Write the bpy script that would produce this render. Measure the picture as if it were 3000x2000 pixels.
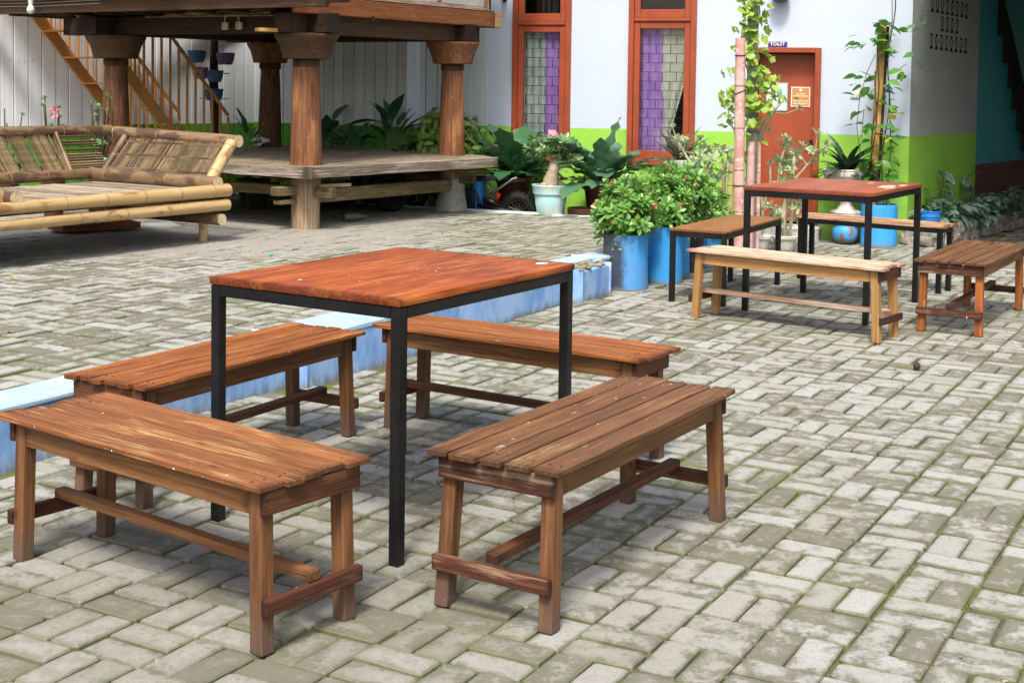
import bpy, bmesh, math, random
from mathutils import Vector, Matrix, Euler
R = math.radians
rnd = random.Random(7)
S = bpy.context.scene
for o in list(bpy.data.objects): bpy.data.objects.remove(o)
COL = S.collection

# ------------------------------------------------------------------ camera
CAM_H = 1.4457
cam = bpy.data.cameras.new('camera'); co = bpy.data.objects.new('camera', cam); COL.objects.link(co); S.camera = co
RM = ((0.999907, 0.000673, 0.013604), (0.013621, -0.049405, -0.998686), (0.0, 0.998779, -0.049410))
m = Matrix((RM[0], tuple(-a for a in RM[1]), tuple(-a for a in RM[2]))).transposed()
co.matrix_world = Matrix.Translation((0, 0, CAM_H)) @ m.to_4x4()
cam.sensor_width = 36; cam.lens = 36 * 4016.29 / 3000; cam.shift_y = -(1000 - 442.73) / 3000
cam.clip_end = 500; cam.clip_start = .05
def project(x, y, z):
    v = Vector((x, y, z - CAM_H)); c = [Vector(r).dot(v) for r in RM]
    if c[2] <= .1: return None
    return 1500 + 4016.29 * c[0] / c[2], 442.73 + 4016.29 * c[1] / c[2], c[2]

# ------------------------------------------------------------------ light
SUN_EL, SUN_AZ = R(56), R(190)          # azimuth clockwise from +Y: behind the camera and to its left
w = bpy.data.worlds.new('World'); S.world = w; w.use_nodes = True
nt = w.node_tree; sky = nt.nodes.new('ShaderNodeTexSky'); sky.sky_type = 'NISHITA'; sky.sun_disc = False
sky.sun_elevation = SUN_EL; sky.sun_rotation = SUN_AZ; sky.air_density = 1.0; sky.dust_density = 6.0; sky.ozone_density = 1.0
bg = nt.nodes['Background']; bg.inputs[1].default_value = .135
nt.links.new(sky.outputs[0], bg.inputs[0])
sl = bpy.data.lights.new('sun', 'SUN'); sl.energy = 2.1; sl.angle = R(10); sl.color = (1, .95, .87)
so = bpy.data.objects.new('sun', sl); COL.objects.link(so)
sd = Vector((math.sin(SUN_AZ) * math.cos(SUN_EL), math.cos(SUN_AZ) * math.cos(SUN_EL), math.sin(SUN_EL)))
so.rotation_euler = sd.to_track_quat('Z', 'Y').to_euler()
S.render.engine = 'CYCLES'
S.view_settings.view_transform = 'Standard'; S.view_settings.look = 'None'
S.view_settings.exposure = 0.82; S.view_settings.gamma = 1; S.view_settings.use_curve_mapping = False
S.cycles.max_bounces = 8; S.cycles.diffuse_bounces = 5; S.cycles.transparent_max_bounces = 12

# ------------------------------------------------------------------ mesh helpers
class MB:
    def __init__(s): s.v = []; s.f = []; s.uv = {}
    def add(s, vs, fs, M=None):
        n = len(s.v)
        s.v += [tuple(M @ Vector(v)) if M is not None else tuple(v) for v in vs]
        s.f += [tuple(i + n for i in f) for f in fs]; return n
    def box(s, c, d, rot=None):
        x, y, z = (a / 2 for a in d)
        vs = [(-x, -y, -z), (x, -y, -z), (x, y, -z), (-x, y, -z), (-x, -y, z), (x, -y, z), (x, y, z), (-x, y, z)]
        M = Matrix.Translation(c)
        if rot is not None: M = M @ (rot.to_4x4() if isinstance(rot, Matrix) else Euler(rot).to_matrix().to_4x4())
        s.add(vs, [(0, 3, 2, 1), (4, 5, 6, 7), (0, 1, 5, 4), (1, 2, 6, 5), (2, 3, 7, 6), (3, 0, 4, 7)], M); return s
    def bar(s, a, b, wd, h, up=(0, 0, 1)):
        a = Vector(a); b = Vector(b); x = (b - a).normalized(); u = Vector(up)
        y = u.cross(x)
        if y.length < 1e-4: y = Vector((0, 1, 0)).cross(x)
        y.normalize(); z = x.cross(y)
        s.box((a + b) / 2, ((b - a).length, wd, h), Matrix((x, y, z)).transposed()); return s
    def tube(s, pts, rad, n=10, cap=True):
        pts = [Vector(p) for p in pts]; k = len(pts)
        if not hasattr(rad, '__len__'): rad = [rad] * k
        ref = None; vs = []; fs = []
        for i, p in enumerate(pts):
            t = (pts[min(i + 1, k - 1)] - pts[max(i - 1, 0)]).normalized()
            if ref is None:
                ref = Vector((0, 0, 1)) if abs(t.z) < .9 else Vector((1, 0, 0))
            x = ref - t * ref.dot(t); x.normalize(); y = t.cross(x); ref = x
            for j in range(n):
                a = 2 * math.pi * j / n; vs.append(p + (x * math.cos(a) + y * math.sin(a)) * rad[i])
        for i in range(k - 1):
            for j in range(n):
                fs.append((i * n + j, i * n + (j + 1) % n, (i + 1) * n + (j + 1) % n, (i + 1) * n + j))
        if cap: fs.append(tuple(range(n - 1, -1, -1))); fs.append(tuple((k - 1) * n + j for j in range(n)))
        s.add(vs, fs); return s
    def lathe(s, prof, n=24, M=None, wob=0, ribs=0, rib=0):
        vs = []; fs = []; k = len(prof)
        for i, (r, z) in enumerate(prof):
            for j in range(n):
                a = 2 * math.pi * j / n; q = r * (1 + wob * math.sin(3 * a + i * .7) + (rib * (1 if j % 2 else -1) if ribs and ribs[0] <= i <= ribs[1] else 0))
                vs.append((q * math.cos(a), q * math.sin(a), z))
        for i in range(k - 1):
            for j in range(n): fs.append((i * n + j, i * n + (j + 1) % n, (i + 1) * n + (j + 1) % n, (i + 1) * n + j))
        if prof[0][0] > 1e-4: fs.append(tuple(range(n - 1, -1, -1)))
        if prof[-1][0] > 1e-4: fs.append(tuple((k - 1) * n + j for j in range(n)))
        s.add(vs, fs, M); return s
    def leaf(s, p, d, up, L, W, droop=.3, fold=.25, seg=4, shape='ovate', wave=0):
        p = Vector(p); d = Vector(d).normalized(); up = Vector(up)
        sd_ = d.cross(up)
        if sd_.length < 1e-3: sd_ = d.cross(Vector((1, .3, 0)))
        sd_.normalize(); nn = sd_.cross(d).normalized()
        vs = []; fs = []
        for i in range(seg + 1):
            t = i / seg
            if shape == 'ovate': wd = math.sin(math.pi * (t ** .8) * .97 + .03)
            elif shape == 'obov': wd = math.sin(math.pi * (t ** 1.35) * .93 + .07 * t) * .95 + .05
            elif shape == 'strap': wd = min(1, t * 5 + .25) * (1 - t ** 4) + .02
            elif shape == 'frond': wd = (.16 + .92 * math.sin(math.pi * min(1, t * .66)) ** 1.3) * (1 - t ** 9) * (1 + .22 * math.sin(i * 2.3)) + .01
            else: wd = (.25 + .9 * t) * (1 - t ** 6) + .02
            wd *= W / 2
            q = p + d * (L * t * (1 - .25 * droop * t)) - nn * 0 + Vector((0, 0, -1)) * (droop * L * t * t * .6)
            wz = wave * math.sin(i * 2.2) * W
            vs += [q - sd_ * wd + nn * (wd * fold + wz), q, q + sd_ * wd + nn * (wd * fold - wz)]
        for i in range(seg):
            a = i * 3; fs += [(a, a + 1, a + 4, a + 3), (a + 1, a + 2, a + 5, a + 4)]
        s.add(vs, fs); return s
    def mesh(s, name, bevel=0, smooth=False, seg=1):
        me = bpy.data.meshes.new(name); me.from_pydata(s.v, [], s.f); me.update()
        if s.uv:
            ul = me.uv_layers.new(name='UVMap')
            for poly in me.polygons:
                for li, vi in zip(poly.loop_indices, poly.vertices): ul.data[li].uv = s.uv.get(vi, (0, 0))
        if bevel:
            b = bmesh.new(); b.from_mesh(me)
            bmesh.ops.bevel(b, geom=[e for e in b.edges], offset=bevel, segments=seg, affect='EDGES', profile=.6, clamp_overlap=True)
            b.to_mesh(me); b.free()
        if smooth:
            me.polygons.foreach_set('use_smooth', [True] * len(me.polygons))
            if smooth != 'all':
                try: me.set_sharp_from_angle(angle=R(38))
                except Exception: pass
        return me

def tag(o, label=None, cat=None, group=None, kind=None):
    if label: o['label'] = label
    if cat: o['category'] = cat
    if group: o['group'] = group
    if kind: o['kind'] = kind
    return o
def thing(name, label, cat, loc=(0, 0, 0), rz=0, group=None, kind=None):
    o = bpy.data.objects.new(name, None); COL.objects.link(o); o.location = loc; o.rotation_euler = (0, 0, rz)
    o.empty_display_size = .1
    return tag(o, label, cat, group, kind)
def link(name, me, mat, parent=None, loc=(0, 0, 0), rot=(0, 0, 0), label=None):
    o = bpy.data.objects.new(name, me); COL.objects.link(o)
    if mat is not None and not me.materials: me.materials.append(mat)
    o.parent = parent; o.location = loc; o.rotation_euler = rot
    if label: o['label'] = label
    return o
def part(name, mb, mat, parent=None, loc=(0, 0, 0), rot=(0, 0, 0), bevel=0, smooth=False, label=None, seg=1):
    return link(name, mb.mesh(name, bevel, smooth, seg), mat, parent, loc, rot, label)
def lookrot(x, up=(0, 0, 1)):
    x = Vector(x).normalized(); y = Vector(up).cross(x)
    if y.length < 1e-4: y = Vector((0, 1, 0))
    y.normalize(); z = x.cross(y); return Matrix((x, y, z)).transposed().to_euler()
def spot(name, label, cat, group=None, rz=0, loc=(0, 0, 0)): return thing(name, label, cat, loc, rz, group)

# ------------------------------------------------------------------ material helpers
class NT:
    def __init__(s, name):
        s.m = bpy.data.materials.new(name); s.m.use_nodes = True; s.t = s.m.node_tree
        s.b = s.t.nodes['Principled BSDF']
    def n(s, typ, **kw):
        o = s.t.nodes.new('ShaderNode' + typ)
        for k, v in kw.items():
            if k[0] == 'i' and k[1:].isdigit():
                (s.t.links.new(v, o.inputs[int(k[1:])]) if hasattr(v, 'is_linked') else setattr(o.inputs[int(k[1:])], 'default_value', v))
            else: setattr(o, k, v)
        return o
    def L(s, a, b): s.t.links.new(a, b)
    def math(s, op, a, b=0.0, clamp=False):
        return s.n('Math', operation=op, i0=a, i1=b, use_clamp=clamp).outputs[0]
    def mix(s, f, a, b, mode='MIX'):
        o = s.n('Mix', data_type='RGBA', blend_type=mode); o.clamp_factor = True
        for i, v in ((0, f), (6, a), (7, b)):
            if hasattr(v, 'is_linked'): s.L(v, o.inputs[i])
            else: o.inputs[i].default_value = (*v, 1) if (hasattr(v, '__len__') and len(v) == 3) else v
        return o.outputs[2]
    def ramp(s, f, lo, hi):
        o = s.n('MapRange'); s.L(f, o.inputs[0]); o.inputs[1].default_value = lo; o.inputs[2].default_value = hi
        o.interpolation_type = 'SMOOTHSTEP'; return o.outputs[0]
    def noise(s, vec, scale, detail=4, rough=.55, dist=0):
        o = s.n('TexNoise'); o.inputs['Scale'].default_value = scale; o.inputs['Detail'].default_value = detail
        o.inputs['Roughness'].default_value = rough; o.inputs['Distortion'].default_value = dist
        if vec is not None: s.L(vec, o.inputs['Vector'])
        return o.outputs['Fac']
    def coords(s, scale=(1, 1, 1), rand=True):
        tc = s.n('TexCoord'); mp = s.n('Mapping'); mp.inputs['Scale'].default_value = scale
        v = tc.outputs['Object']
        if rand:
            oi = s.n('ObjectInfo'); k = s.math('MULTIPLY', oi.outputs['Random'], 37.0)
            cx = s.n('CombineXYZ', i0=k, i1=k, i2=k)
            va = s.n('VectorMath', operation='ADD'); s.L(v, va.inputs[0]); s.L(cx.outputs[0], va.inputs[1]); v = va.outputs[0]
        s.L(v, mp.inputs['Vector']); return mp.outputs[0]
    def pos(s): return s.n('NewGeometry').outputs['Position']
    def posz(s):
        x = s.n('SeparateXYZ'); s.L(s.pos(), x.inputs[0]); return x.outputs[2]
    def orand(s): return s.n('ObjectInfo').outputs['Random']
    def bump(s, h, st=.3, dist=.01):
        o = s.n('Bump'); o.inputs['Strength'].default_value = st; o.inputs['Distance'].default_value = dist
        s.L(h, o.inputs['Height']); s.L(o.outputs[0], s.b.inputs['Normal'])
    def done(s, col, rough=.6, spec=.4, metal=0):
        for k, v in (('Base Color', col), ('Roughness', rough)):
            if hasattr(v, 'is_linked'): s.L(v, s.b.inputs[k])
            else: s.b.inputs[k].default_value = (*v, 1) if hasattr(v, '__len__') else v
        s.b.inputs['Specular IOR Level'].default_value = spec; s.b.inputs['Metallic'].default_value = metal
        return s.m

def wood(name, dark, mid, worn, wear=.55, rough=.5, along=2.2, across=30, spots=0, spec=.35, edge=None, val=.3, foot=0, warm=1):
    t = NT(name)
    g = t.noise(t.coords((along, across, across)), 1, 6, .65, .4)
    big = t.noise(t.coords((2.2, 9, 9)), 1, 5, .6, .6)
    fine = t.noise(t.coords((7, 160, 160)), 1, 3, .6)
    c = t.mix(t.ramp(g, .32, .68), dark, mid)
    stk = t.noise(t.coords((3.5, 75, 75)), 1, 5, .7, .3)
    c = t.mix(t.ramp(t.math('ADD', t.math('MULTIPLY', big, .62), t.math('MULTIPLY', stk, .46)), wear, wear + .13), c, worn)
    c = t.mix(t.math('MULTIPLY', t.ramp(stk, .58, .42), .42), c, tuple(a * .6 for a in dark)); c = t.mix(t.math('MULTIPLY', t.ramp(fine, .55, .75), .5), c, tuple(a * .55 for a in dark))
    kn = t.n('TexVoronoi'); kn.inputs['Scale'].default_value = 1.0; t.L(t.coords((3.1, 9, 9)), kn.inputs['Vector'])
    c = t.mix(t.math('MULTIPLY', t.ramp(t.math('SUBTRACT', 1.0, kn.outputs['Distance']), .9, .99), .7), c, tuple(a * .35 for a in dark))
    if warm: c = t.mix(1.0, c, (1.0, 1.04, .87), 'MULTIPLY')
    hv = t.n('HueSaturation'); t.L(c, hv.inputs['Color']); t.L(t.math('ADD', t.math('MULTIPLY', t.orand(), val), 1 - val * .5), hv.inputs['Value'])
    c = hv.outputs[0]
    if spots:
        sp = t.noise(t.coords((60, 60, 60)), 1, 2, .5)
        c = t.mix(t.ramp(sp, .74, .77), c, (.75, .72, .66))
        sp2 = t.noise(t.coords((5, 22, 22)), 1, 4, .7)
        c = t.mix(t.math('MULTIPLY', t.ramp(sp2, .66, .74), .6), c, (.62, .5, .36))
    gx = t.n('SeparateXYZ'); tcg = t.n('TexCoord'); t.L(tcg.outputs['Generated'], gx.inputs[0])
    en = t.math('MINIMUM', gx.outputs[0], t.math('SUBTRACT', 1.0, gx.outputs[0]))
    c = t.mix(t.math('MULTIPLY', t.ramp(t.math('ADD', en, t.math('MULTIPLY', t.math('SUBTRACT', stk, .5), .10)), .035, .0), .65), c, tuple(a * .35 for a in dark))
    gr = t.noise(t.coords((9, 16, 16)), 1, 5, .7)
    c = t.mix(t.math('MULTIPLY', t.ramp(gr, .60, .74), .55), c, tuple(a * .5 for a in dark))
    if foot:
        c = t.mix(t.math('MULTIPLY', t.ramp(t.math('ADD', t.posz(), t.math('MULTIPLY', stk, .16)), .23, .10), .8), c, (.115, .075, .055))
        c = t.mix(t.math('MULTIPLY', t.ramp(t.noise(t.coords((45, 45, 45)), 1, 4, .7), .66, .74), t.ramp(t.posz(), .2, .05)), c, (.4, .36, .3))
    t.bump(t.math('ADD', g, t.math('ADD', t.math('MULTIPLY', fine, .6), t.math('MULTIPLY', stk, .6))), .8, .005)
    return t.done(c, t.math('ADD', t.math('MULTIPLY', g, .25), rough), spec * .7)
def plain(name, c1, c2=None, scale=6, rough=.6, spec=.4, lo=.4, hi=.65, bump=0, bscale=60, metal=0, dirt=None, dlo=.6, dhi=.7, dscale=14, ov=0):
    t = NT(name); v = t.coords((1, 1, 1)); c2 = c2 or tuple(a * .8 for a in c1)
    c = t.mix(t.ramp(t.noise(v, scale, 6, .6), lo, hi), c1, c2)
    if dirt: c = t.mix(t.ramp(t.noise(v, dscale, 7, .7), dlo, dhi), c, dirt)
    if ov:
        hv = t.n('HueSaturation'); t.L(c, hv.inputs['Color']); t.L(t.math('ADD', t.math('MULTIPLY', t.orand(), ov), 1 - ov / 2), hv.inputs['Value']); c = hv.outputs[0]
    if bump: t.bump(t.noise(v, bscale, 4), bump, .01)
    return t.done(c, rough, spec, metal)
def leafmat(name, c1, c2, rough=.35, trans=.25, spec=.5, vein=None, val=.5, isl=True):
    t = NT(name); g = t.n('NewGeometry')
    r = t.math('FRACT', t.math('ADD', g.outputs['Random Per Island'], t.orand())) if isl else t.orand()
    c = t.mix(r, c1, c2)
    c = t.mix(t.math('MULTIPLY', t.ramp(t.noise(t.coords((1, 1, 1)), 40, 3), .45, .7), .35), c, tuple(min(1, a * 1.5) for a in c2))
    if vein:
        uvn = t.noise(t.coords((22, 22, 22)), 1, 5, .7, 1.5); c = t.mix(t.ramp(uvn, .47, .57), c, vein)
    t.done(c, rough, spec)
    tr = t.n('BsdfTranslucent'); t.L(t.mix(.5, c, tuple(min(1, a * 1.6) for a in c2)), tr.inputs[0])
    ms = t.n('MixShader'); ms.inputs[0].default_value = trans; t.L(t.b.outputs[0], ms.inputs[1]); t.L(tr.outputs[0], ms.inputs[2])
    t.L(ms.outputs[0], t.t.nodes['Material Output'].inputs[0]); return t.m

# woods of the benches and tables
W_orange = wood('wood_orange_brown', (0.191, 0.059, 0.020), (0.373, 0.121, 0.035), (0.435, 0.204, 0.085), .60, .42, spots=1)
W_dull = wood('wood_dull_brown', (0.121, 0.055, 0.030), (0.207, 0.094, 0.049), (0.261, 0.156, 0.097), .60, .5, spots=1)
W_front = wood('wood_faded_orange', (0.167, 0.063, 0.028), (0.310, 0.113, 0.045), (0.399, 0.225, 0.114), .56, .5, spots=1)
W_leg = wood('wood_leg', (0.117, 0.050, 0.026), (0.241, 0.103, 0.049), (0.175, 0.104, 0.069), .62, .5, foot=1)
W_apron = wood('wood_apron', (0.153, 0.065, 0.031), (0.284, 0.126, 0.056), (0.235, 0.143, 0.079), .6, .5)
W_dark = wood('wood_dark_stretcher', (.07, .027, .016), (.15, .055, .028), (.20, .12, .08), .62, .5)
W_red = wood('wood_red_paint', (.055, .020, .014), (.105, .034, .024), (.26, .17, .13), .56, .5, spots=1)
W_pale = wood('wood_pale_yellow', (0.346, 0.182, 0.064), (0.454, 0.259, 0.098), (0.279, 0.131, 0.049), .58, .5, warm=0)
W_bleach = wood('wood_bleached', (.34, .17, .10), (.50, .33, .22), (.60, .47, .36), .46, .6, warm=0)
W_rear = wood('wood_rear_slats', (0.299, 0.128, 0.060), (0.459, 0.246, 0.117), (0.551, 0.380, 0.243), .5, .55, warm=0)
T_near = wood('table_top_red', (0.172, 0.036, 0.012), (0.344, 0.079, 0.017), (0.396, 0.112, 0.028), .52, .36, along=1.6, across=6, spec=.35)
T_far = wood('table_top_far', (.30, .07, .028), (.45, .12, .04), (.62, .40, .24), .66, .33, along=1.6, across=7, spec=.5, warm=0)
T_small = wood('table_top_small', (.21, .082, .024), (.33, .145, .042), (.36, .12, .05), .55, .28, along=1.6, across=8, spec=.55)
T_edge = wood('table_edge', (.15, .045, .02), (.28, .075, .028), (.40, .2, .1), .58, .4)
BLACK = plain('black_paint', (.006, .006, .007), (.011, .011, .012), 9, .36, .32, dirt=(.14, .13, .12), dlo=.70, dhi=.76, dscale=30)
W_post = wood('pavilion_post_wood', (.12, .045, .018), (.24, .098, .036), (.36, .20, .09), .55, .6, along=26, across=26)
def postmat(q=1.0):
    t = NT('pavilion_post_wood'); v = t.coords((60, 60, 1.8))
    g = t.noise(v, 1, 6, .7, .3); big = t.noise(t.coords((4, 4, 1.2)), 1, 5, .6, .5)
    c = t.mix(t.ramp(g, .32, .66), (.075, .032, .016), (.235, .095, .038)); c = t.mix(t.math('MULTIPLY', t.ramp(big, .5, .66), .8), c, t.mix(t.ramp(g, .35, .6), (.22, .085, .033), (.42, .20, .08)))
    sc = t.noise(t.coords((40, 40, 12)), 1, 4, .7); c = t.mix(t.math('MULTIPLY', t.ramp(sc, .64, .72), .5), c, (.42, .27, .15))
    z = t.posz(); low = t.ramp(t.math('ADD', z, t.math('MULTIPLY', big, .25)), .92, .66)
    pale = t.mix(t.ramp(g, .35, .65), (.17, .11, .06), (.40, .31, .205)); c = t.mix(low, c, pale)
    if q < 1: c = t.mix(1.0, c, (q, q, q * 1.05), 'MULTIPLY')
    t.bump(g, .5, .012); return t.done(c, .6, .3)
W_post = postmat(); W_post2 = postmat(.55)  # back posts: darker stain, with part of their shade in the colour
W_beam = wood('pavilion_dark_beam', (.028, .014, .010), (.06, .028, .018), (.085, .045, .028), .6, .6)
W_brown = wood('pavilion_brown_beam', (0.055, 0.029, 0.019), (0.094, 0.050, 0.030), (0.110, 0.065, 0.042), .6, .6)
W_redbeam = wood('pavilion_red_beam', (.24, .075, .03), (.34, .118, .045), (.38, .16, .07), .6, .5)
W_plat = wood('platform_board', (.17, .135, .085), (.27, .225, .15), (.36, .31, .23), .5, .55, warm=0)
W_platedge = wood('platform_edge', (.13, .10, .075), (.25, .21, .16), (.34, .30, .25), .52, .7, warm=0)
W_rail = wood('platform_rail', (.14, .10, .05), (.24, .185, .095), (.30, .24, .15), .55, .7, warm=0)
W_light = wood('pale_pine', (.42, .24, .10), (.56, .36, .17), (.60, .44, .26), .55, .5, warm=0)
W_timber = wood('timber_stake', (.44, .24, .09), (.60, .36, .15), (.42, .24, .11), .62, .55)

def bamboomat(name, c1, c2, spotc, node=(.32, .24, .13), dirt=.60, isl=0):
    t = NT(name); v = t.coords((1.2, 26, 26))
    c = t.mix(t.ramp(t.noise(v, 1, 5, .6), .35, .65), c1, c2)
    c = t.mix(t.math('MULTIPLY', t.ramp(t.noise(t.coords((4, 10, 10)), 1, 5, .65), dirt, dirt + .08), .8), c, spotc)
    c = t.mix(t.math('MULTIPLY', t.ramp(t.noise(t.coords((38, 38, 38)), 1, 3, .6), .66, .72), .7), c, (.06, .03, .015))
    if isl:
        g = t.n('NewGeometry'); hv = t.n('HueSaturation'); t.L(c, hv.inputs['Color']); t.L(t.math('ADD', t.math('MULTIPLY', g.outputs['Random Per Island'], .9), .5), hv.inputs['Value']); c = hv.outputs[0]
    t.bump(t.noise(v, 1, 4), .2, .004); return t.done(c, .38, .45)
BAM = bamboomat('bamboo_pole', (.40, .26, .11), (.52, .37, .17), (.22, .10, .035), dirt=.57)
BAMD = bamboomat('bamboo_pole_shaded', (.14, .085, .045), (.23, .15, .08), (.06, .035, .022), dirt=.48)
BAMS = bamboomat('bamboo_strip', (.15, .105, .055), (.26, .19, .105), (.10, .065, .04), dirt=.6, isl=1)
BAMSEAT = bamboomat('bamboo_seat', (.30, .24, .17), (.42, .36, .28), (.20, .15, .1), dirt=.55, isl=1)
BAMEND = plain('bamboo_cut_end', (.62, .50, .31), (.45, .33, .18), 40, .7)
NODE = plain('bamboo_node', (.34, .24, .12), (.20, .12, .06), 30, .6)

def wallmat(name, top, low, zb=1.003, stain=(.55, .56, .5), zoff=0):
    t = NT(name); z = t.posz(); p = t.pos()
    n1 = t.noise(p, 2.5, 5, .6); n2 = t.noise(p, 18, 4, .6)
    edge = t.math('GREATER_THAN', t.math('ADD', z, t.math('MULTIPLY', t.math('SUBTRACT', n2, .5), .014)), zb)
    tc = t.mix(t.math('MULTIPLY', t.ramp(n1, .45, .75), .35), top, stain)
    lc = t.mix(t.ramp(n1, .4, .7), low, tuple(a * .86 for a in low))
    dirt = t.math('MULTIPLY', t.ramp(t.math('ADD', z, t.math('ADD', t.math('MULTIPLY', n2, .25), t.math('MULTIPLY', n1, .2))), .52, .14), .8)
    lc = t.mix(dirt, lc, (.16, .17, .08)); c = t.mix(edge, lc, tc)
    t.bump(t.noise(p, 60, 3), .08, .01); return t.done(c, .62, .3)
GREEN = (.275, .57, .07)
WALL = wallmat('house_wall_paint', (.50, .575, .70), GREEN, 1.003, (.44, .50, .56))
SIDE = wallmat('side_wall_paint', (.34, .37, .37), GREEN, 1.003)
PLANK = None
def plankmat(name, zb, top=(.80, .84, .88)):
    t = NT(name); z = t.posz(); p = t.pos()
    g = t.noise(t.coords((22, 22, 1.2)), 1, 5, .6, .4); big = t.noise(p, 3, 5, .6)
    tc = t.mix(t.ramp(g, .3, .75), top, tuple(a * .88 for a in top)); tc = t.mix(t.math('MULTIPLY', t.ramp(big, .55, .75), .3), tc, (.6, .63, .62))
    hv = t.n('HueSaturation'); t.L(tc, hv.inputs['Color']); t.L(t.math('ADD', t.math('MULTIPLY', t.orand(), .14), .92), hv.inputs['Value'])
    lc = t.mix(t.ramp(g, .3, .7), (.12, .40, .04), (.09, .31, .035))
    c = t.mix(t.math('GREATER_THAN', z, zb), lc, hv.outputs[0]); t.bump(g, .15, .006); return t.done(c, .6, .3)
PL1 = plankmat('plank_paint', .965); PL2 = plankmat('plank_paint_b', .975, (.74, .79, .84)); PL3 = plankmat('plank_paint_c', 1.0, (.58, .64, .67))
TEAL = wallmat('teal_wall_paint', (.05, .37, .43), (.20, .055, .045), .66, (.05, .22, .25))
FRAME = plain('red_frame_paint', (.31, .062, .024), (.26, .052, .021), 5, .42, .45, bump=.05)
DOORM = plain('red_door_paint', (.33, .07, .028), (.29, .06, .025), 3, .4, .45)
def bluemat(name, c1, c2, dirt, lo=.56, hi=.68, sc=7, zfade=None):
    t = NT(name); v = t.coords((1, 1, .45), rand=True)
    c = t.mix(t.ramp(t.noise(v, sc, 7, .68), .38, .62), c1, c2); c = t.mix(t.ramp(t.noise(v, sc * 2.4, 8, .72), lo, hi), c, dirt)
    if zfade:
        z = t.posz(); c = t.mix(t.ramp(t.math('ADD', z, t.math('MULTIPLY', t.noise(v, 20, 5), .12)), zfade, zfade - .08), c, (.20, .19, .16))
    t.bump(t.noise(v, 40, 4), .12, .01); return t.done(c, .55, .35)
KERBF = bluemat('kerb_blue_paint', (.15, .31, .62), (.30, .47, .72), (.46, .52, .55), .56, .68, 5, .11)
KERBT = bluemat('kerb_top_paint', (.40, .50, .56), (.33, .47, .60), (.36, .35, .30), .55, .68, 5)
CURBM = bluemat('curb_paint', (.48, .58, .70), (.58, .66, .74), (.40, .41, .38), .58, .7, 5)
DRUM = bluemat('drum_blue', (.035, .30, .72), (.06, .36, .78), (.03, .22, .55), .66, .8, 4, .12)
DRUMW = None
def drumworn():
    t = NT('drum_blue_worn'); tc = t.n('TexCoord'); x = t.n('SeparateXYZ'); t.L(tc.outputs['Object'], x.inputs[0])
    v = t.coords((1, 1, .6), False); n = t.noise(v, 9, 7, .7); n2 = t.noise(v, 45, 6, .75)
    blue = t.mix(t.ramp(n, .35, .65), (.04, .33, .74), (.10, .28, .58))
    k = t.ramp(t.math('ADD', t.math('MULTIPLY', x.outputs[0], 3.2), t.math('MULTIPLY', n, 1.1)), .80, .36)
    c = t.mix(k, blue, (.045, .055, .075)); c = t.mix(t.math('MULTIPLY', t.ramp(n2, .60, .68), .75), c, (.34, .38, .44))
    c = t.mix(t.ramp(t.math('ADD', x.outputs[2], t.math('MULTIPLY', n, .08)), .075, .02), c, (.22, .21, .2)); return t.done(c, .5, .35)
DRUMW = drumworn()
DRUMB = plain('drum_black', (.03, .032, .036), (.06, .062, .065), 8, .55, dirt=(.22, .22, .22), dlo=.62, dhi=.72, dscale=20)
CONC = plain('concrete', (.40, .38, .34), (.28, .27, .24), 9, .85, .2, bump=.3, dirt=(.20, .20, .15), dlo=.58, dhi=.7)
CONCW = plain('pale_concrete', (.60, .58, .53), (.42, .41, .37), 10, .8, .2, bump=.3, dirt=(.26, .25, .2), dlo=.6, dhi=.7)
STEPM = plain('step_stone', (.55, .53, .50), (.30, .29, .28), 30, .8, .2, bump=.3)
STONE = plain('bed_stone', (.42, .39, .35), (.22, .20, .17), 16, .9, .2, bump=.5, bscale=40, dirt=(.10, .10, .06), dlo=.55, dhi=.68, ov=.5)
SOIL = plain('soil', (.05, .038, .025), (.085, .065, .045), 20, .95, .1, bump=.8, bscale=50)
BROWNPOT = plain('brown_pot', (.10, .032, .018), (.06, .022, .014), 6, .5, .35, dirt=(.2, .13, .1), dlo=.66, dhi=.78)
CYANPOT = bluemat('cyan_pot', (.60, .66, .60), (.36, .62, .64), (.50, .47, .38), .55, .70, 6)
STEEL = plain('orange_steel', (.54, .26, .075), (.45, .20, .06), 8, .45, .45, dirt=(.15, .06, .02), dlo=.66, dhi=.76)
PINK = plain('pink_bamboo', (.60, .38, .35), (.50, .25, .22), 8, .55, .3, dirt=(.72, .6, .55), dlo=.52, dhi=.66, dscale=18)
OLIVE = plain('olive_bamboo', (.40, .40, .13), (.34, .25, .12), 6, .5, .35)
GREYPOST = plain('grey_post', (.33, .34, .33), (.22, .23, .22), 7, .85, .2, bump=.3)
WHITE = plain('white_plastic', (.75, .74, .70), (.66, .65, .6), 5, .45)
BLUEPL = plain('blue_plastic', (.02, .22, .66), (.03, .26, .7), 5, .35, .5)
METAL = plain('grey_metal', (.42, .42, .40), (.3, .3, .29), 20, .35, .5, metal=.8)
RUBBER = plain('rubber', (.015, .015, .015), (.03, .03, .03), 30, .8, .2)
BLKPL = plain('black_plastic', (.012, .012, .014), (.02, .02, .022), 6, .35, .5)
REDPL = plain('red_plastic', (.5, .02, .015), (.4, .02, .015), 6, .3, .5)
DARKIN = plain('dark_interior', (.02, .02, .022), (.03, .03, .03), 4, .9, .1)
IRON = plain('grille_iron', (.03, .05, .05), (.045, .065, .06), 12, .6)
VIOLET = plain('violet_curtain', (.62, .36, .86), (.50, .27, .76), 5, .9, .1)
CREAM = plain('cream_curtain', (.80, .80, .70), (.70, .71, .62), 5, .9, .1)
GREYCURT = plain('grey_curtain', (.62, .68, .66), (.48, .54, .53), 7, .9, .1)
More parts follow.
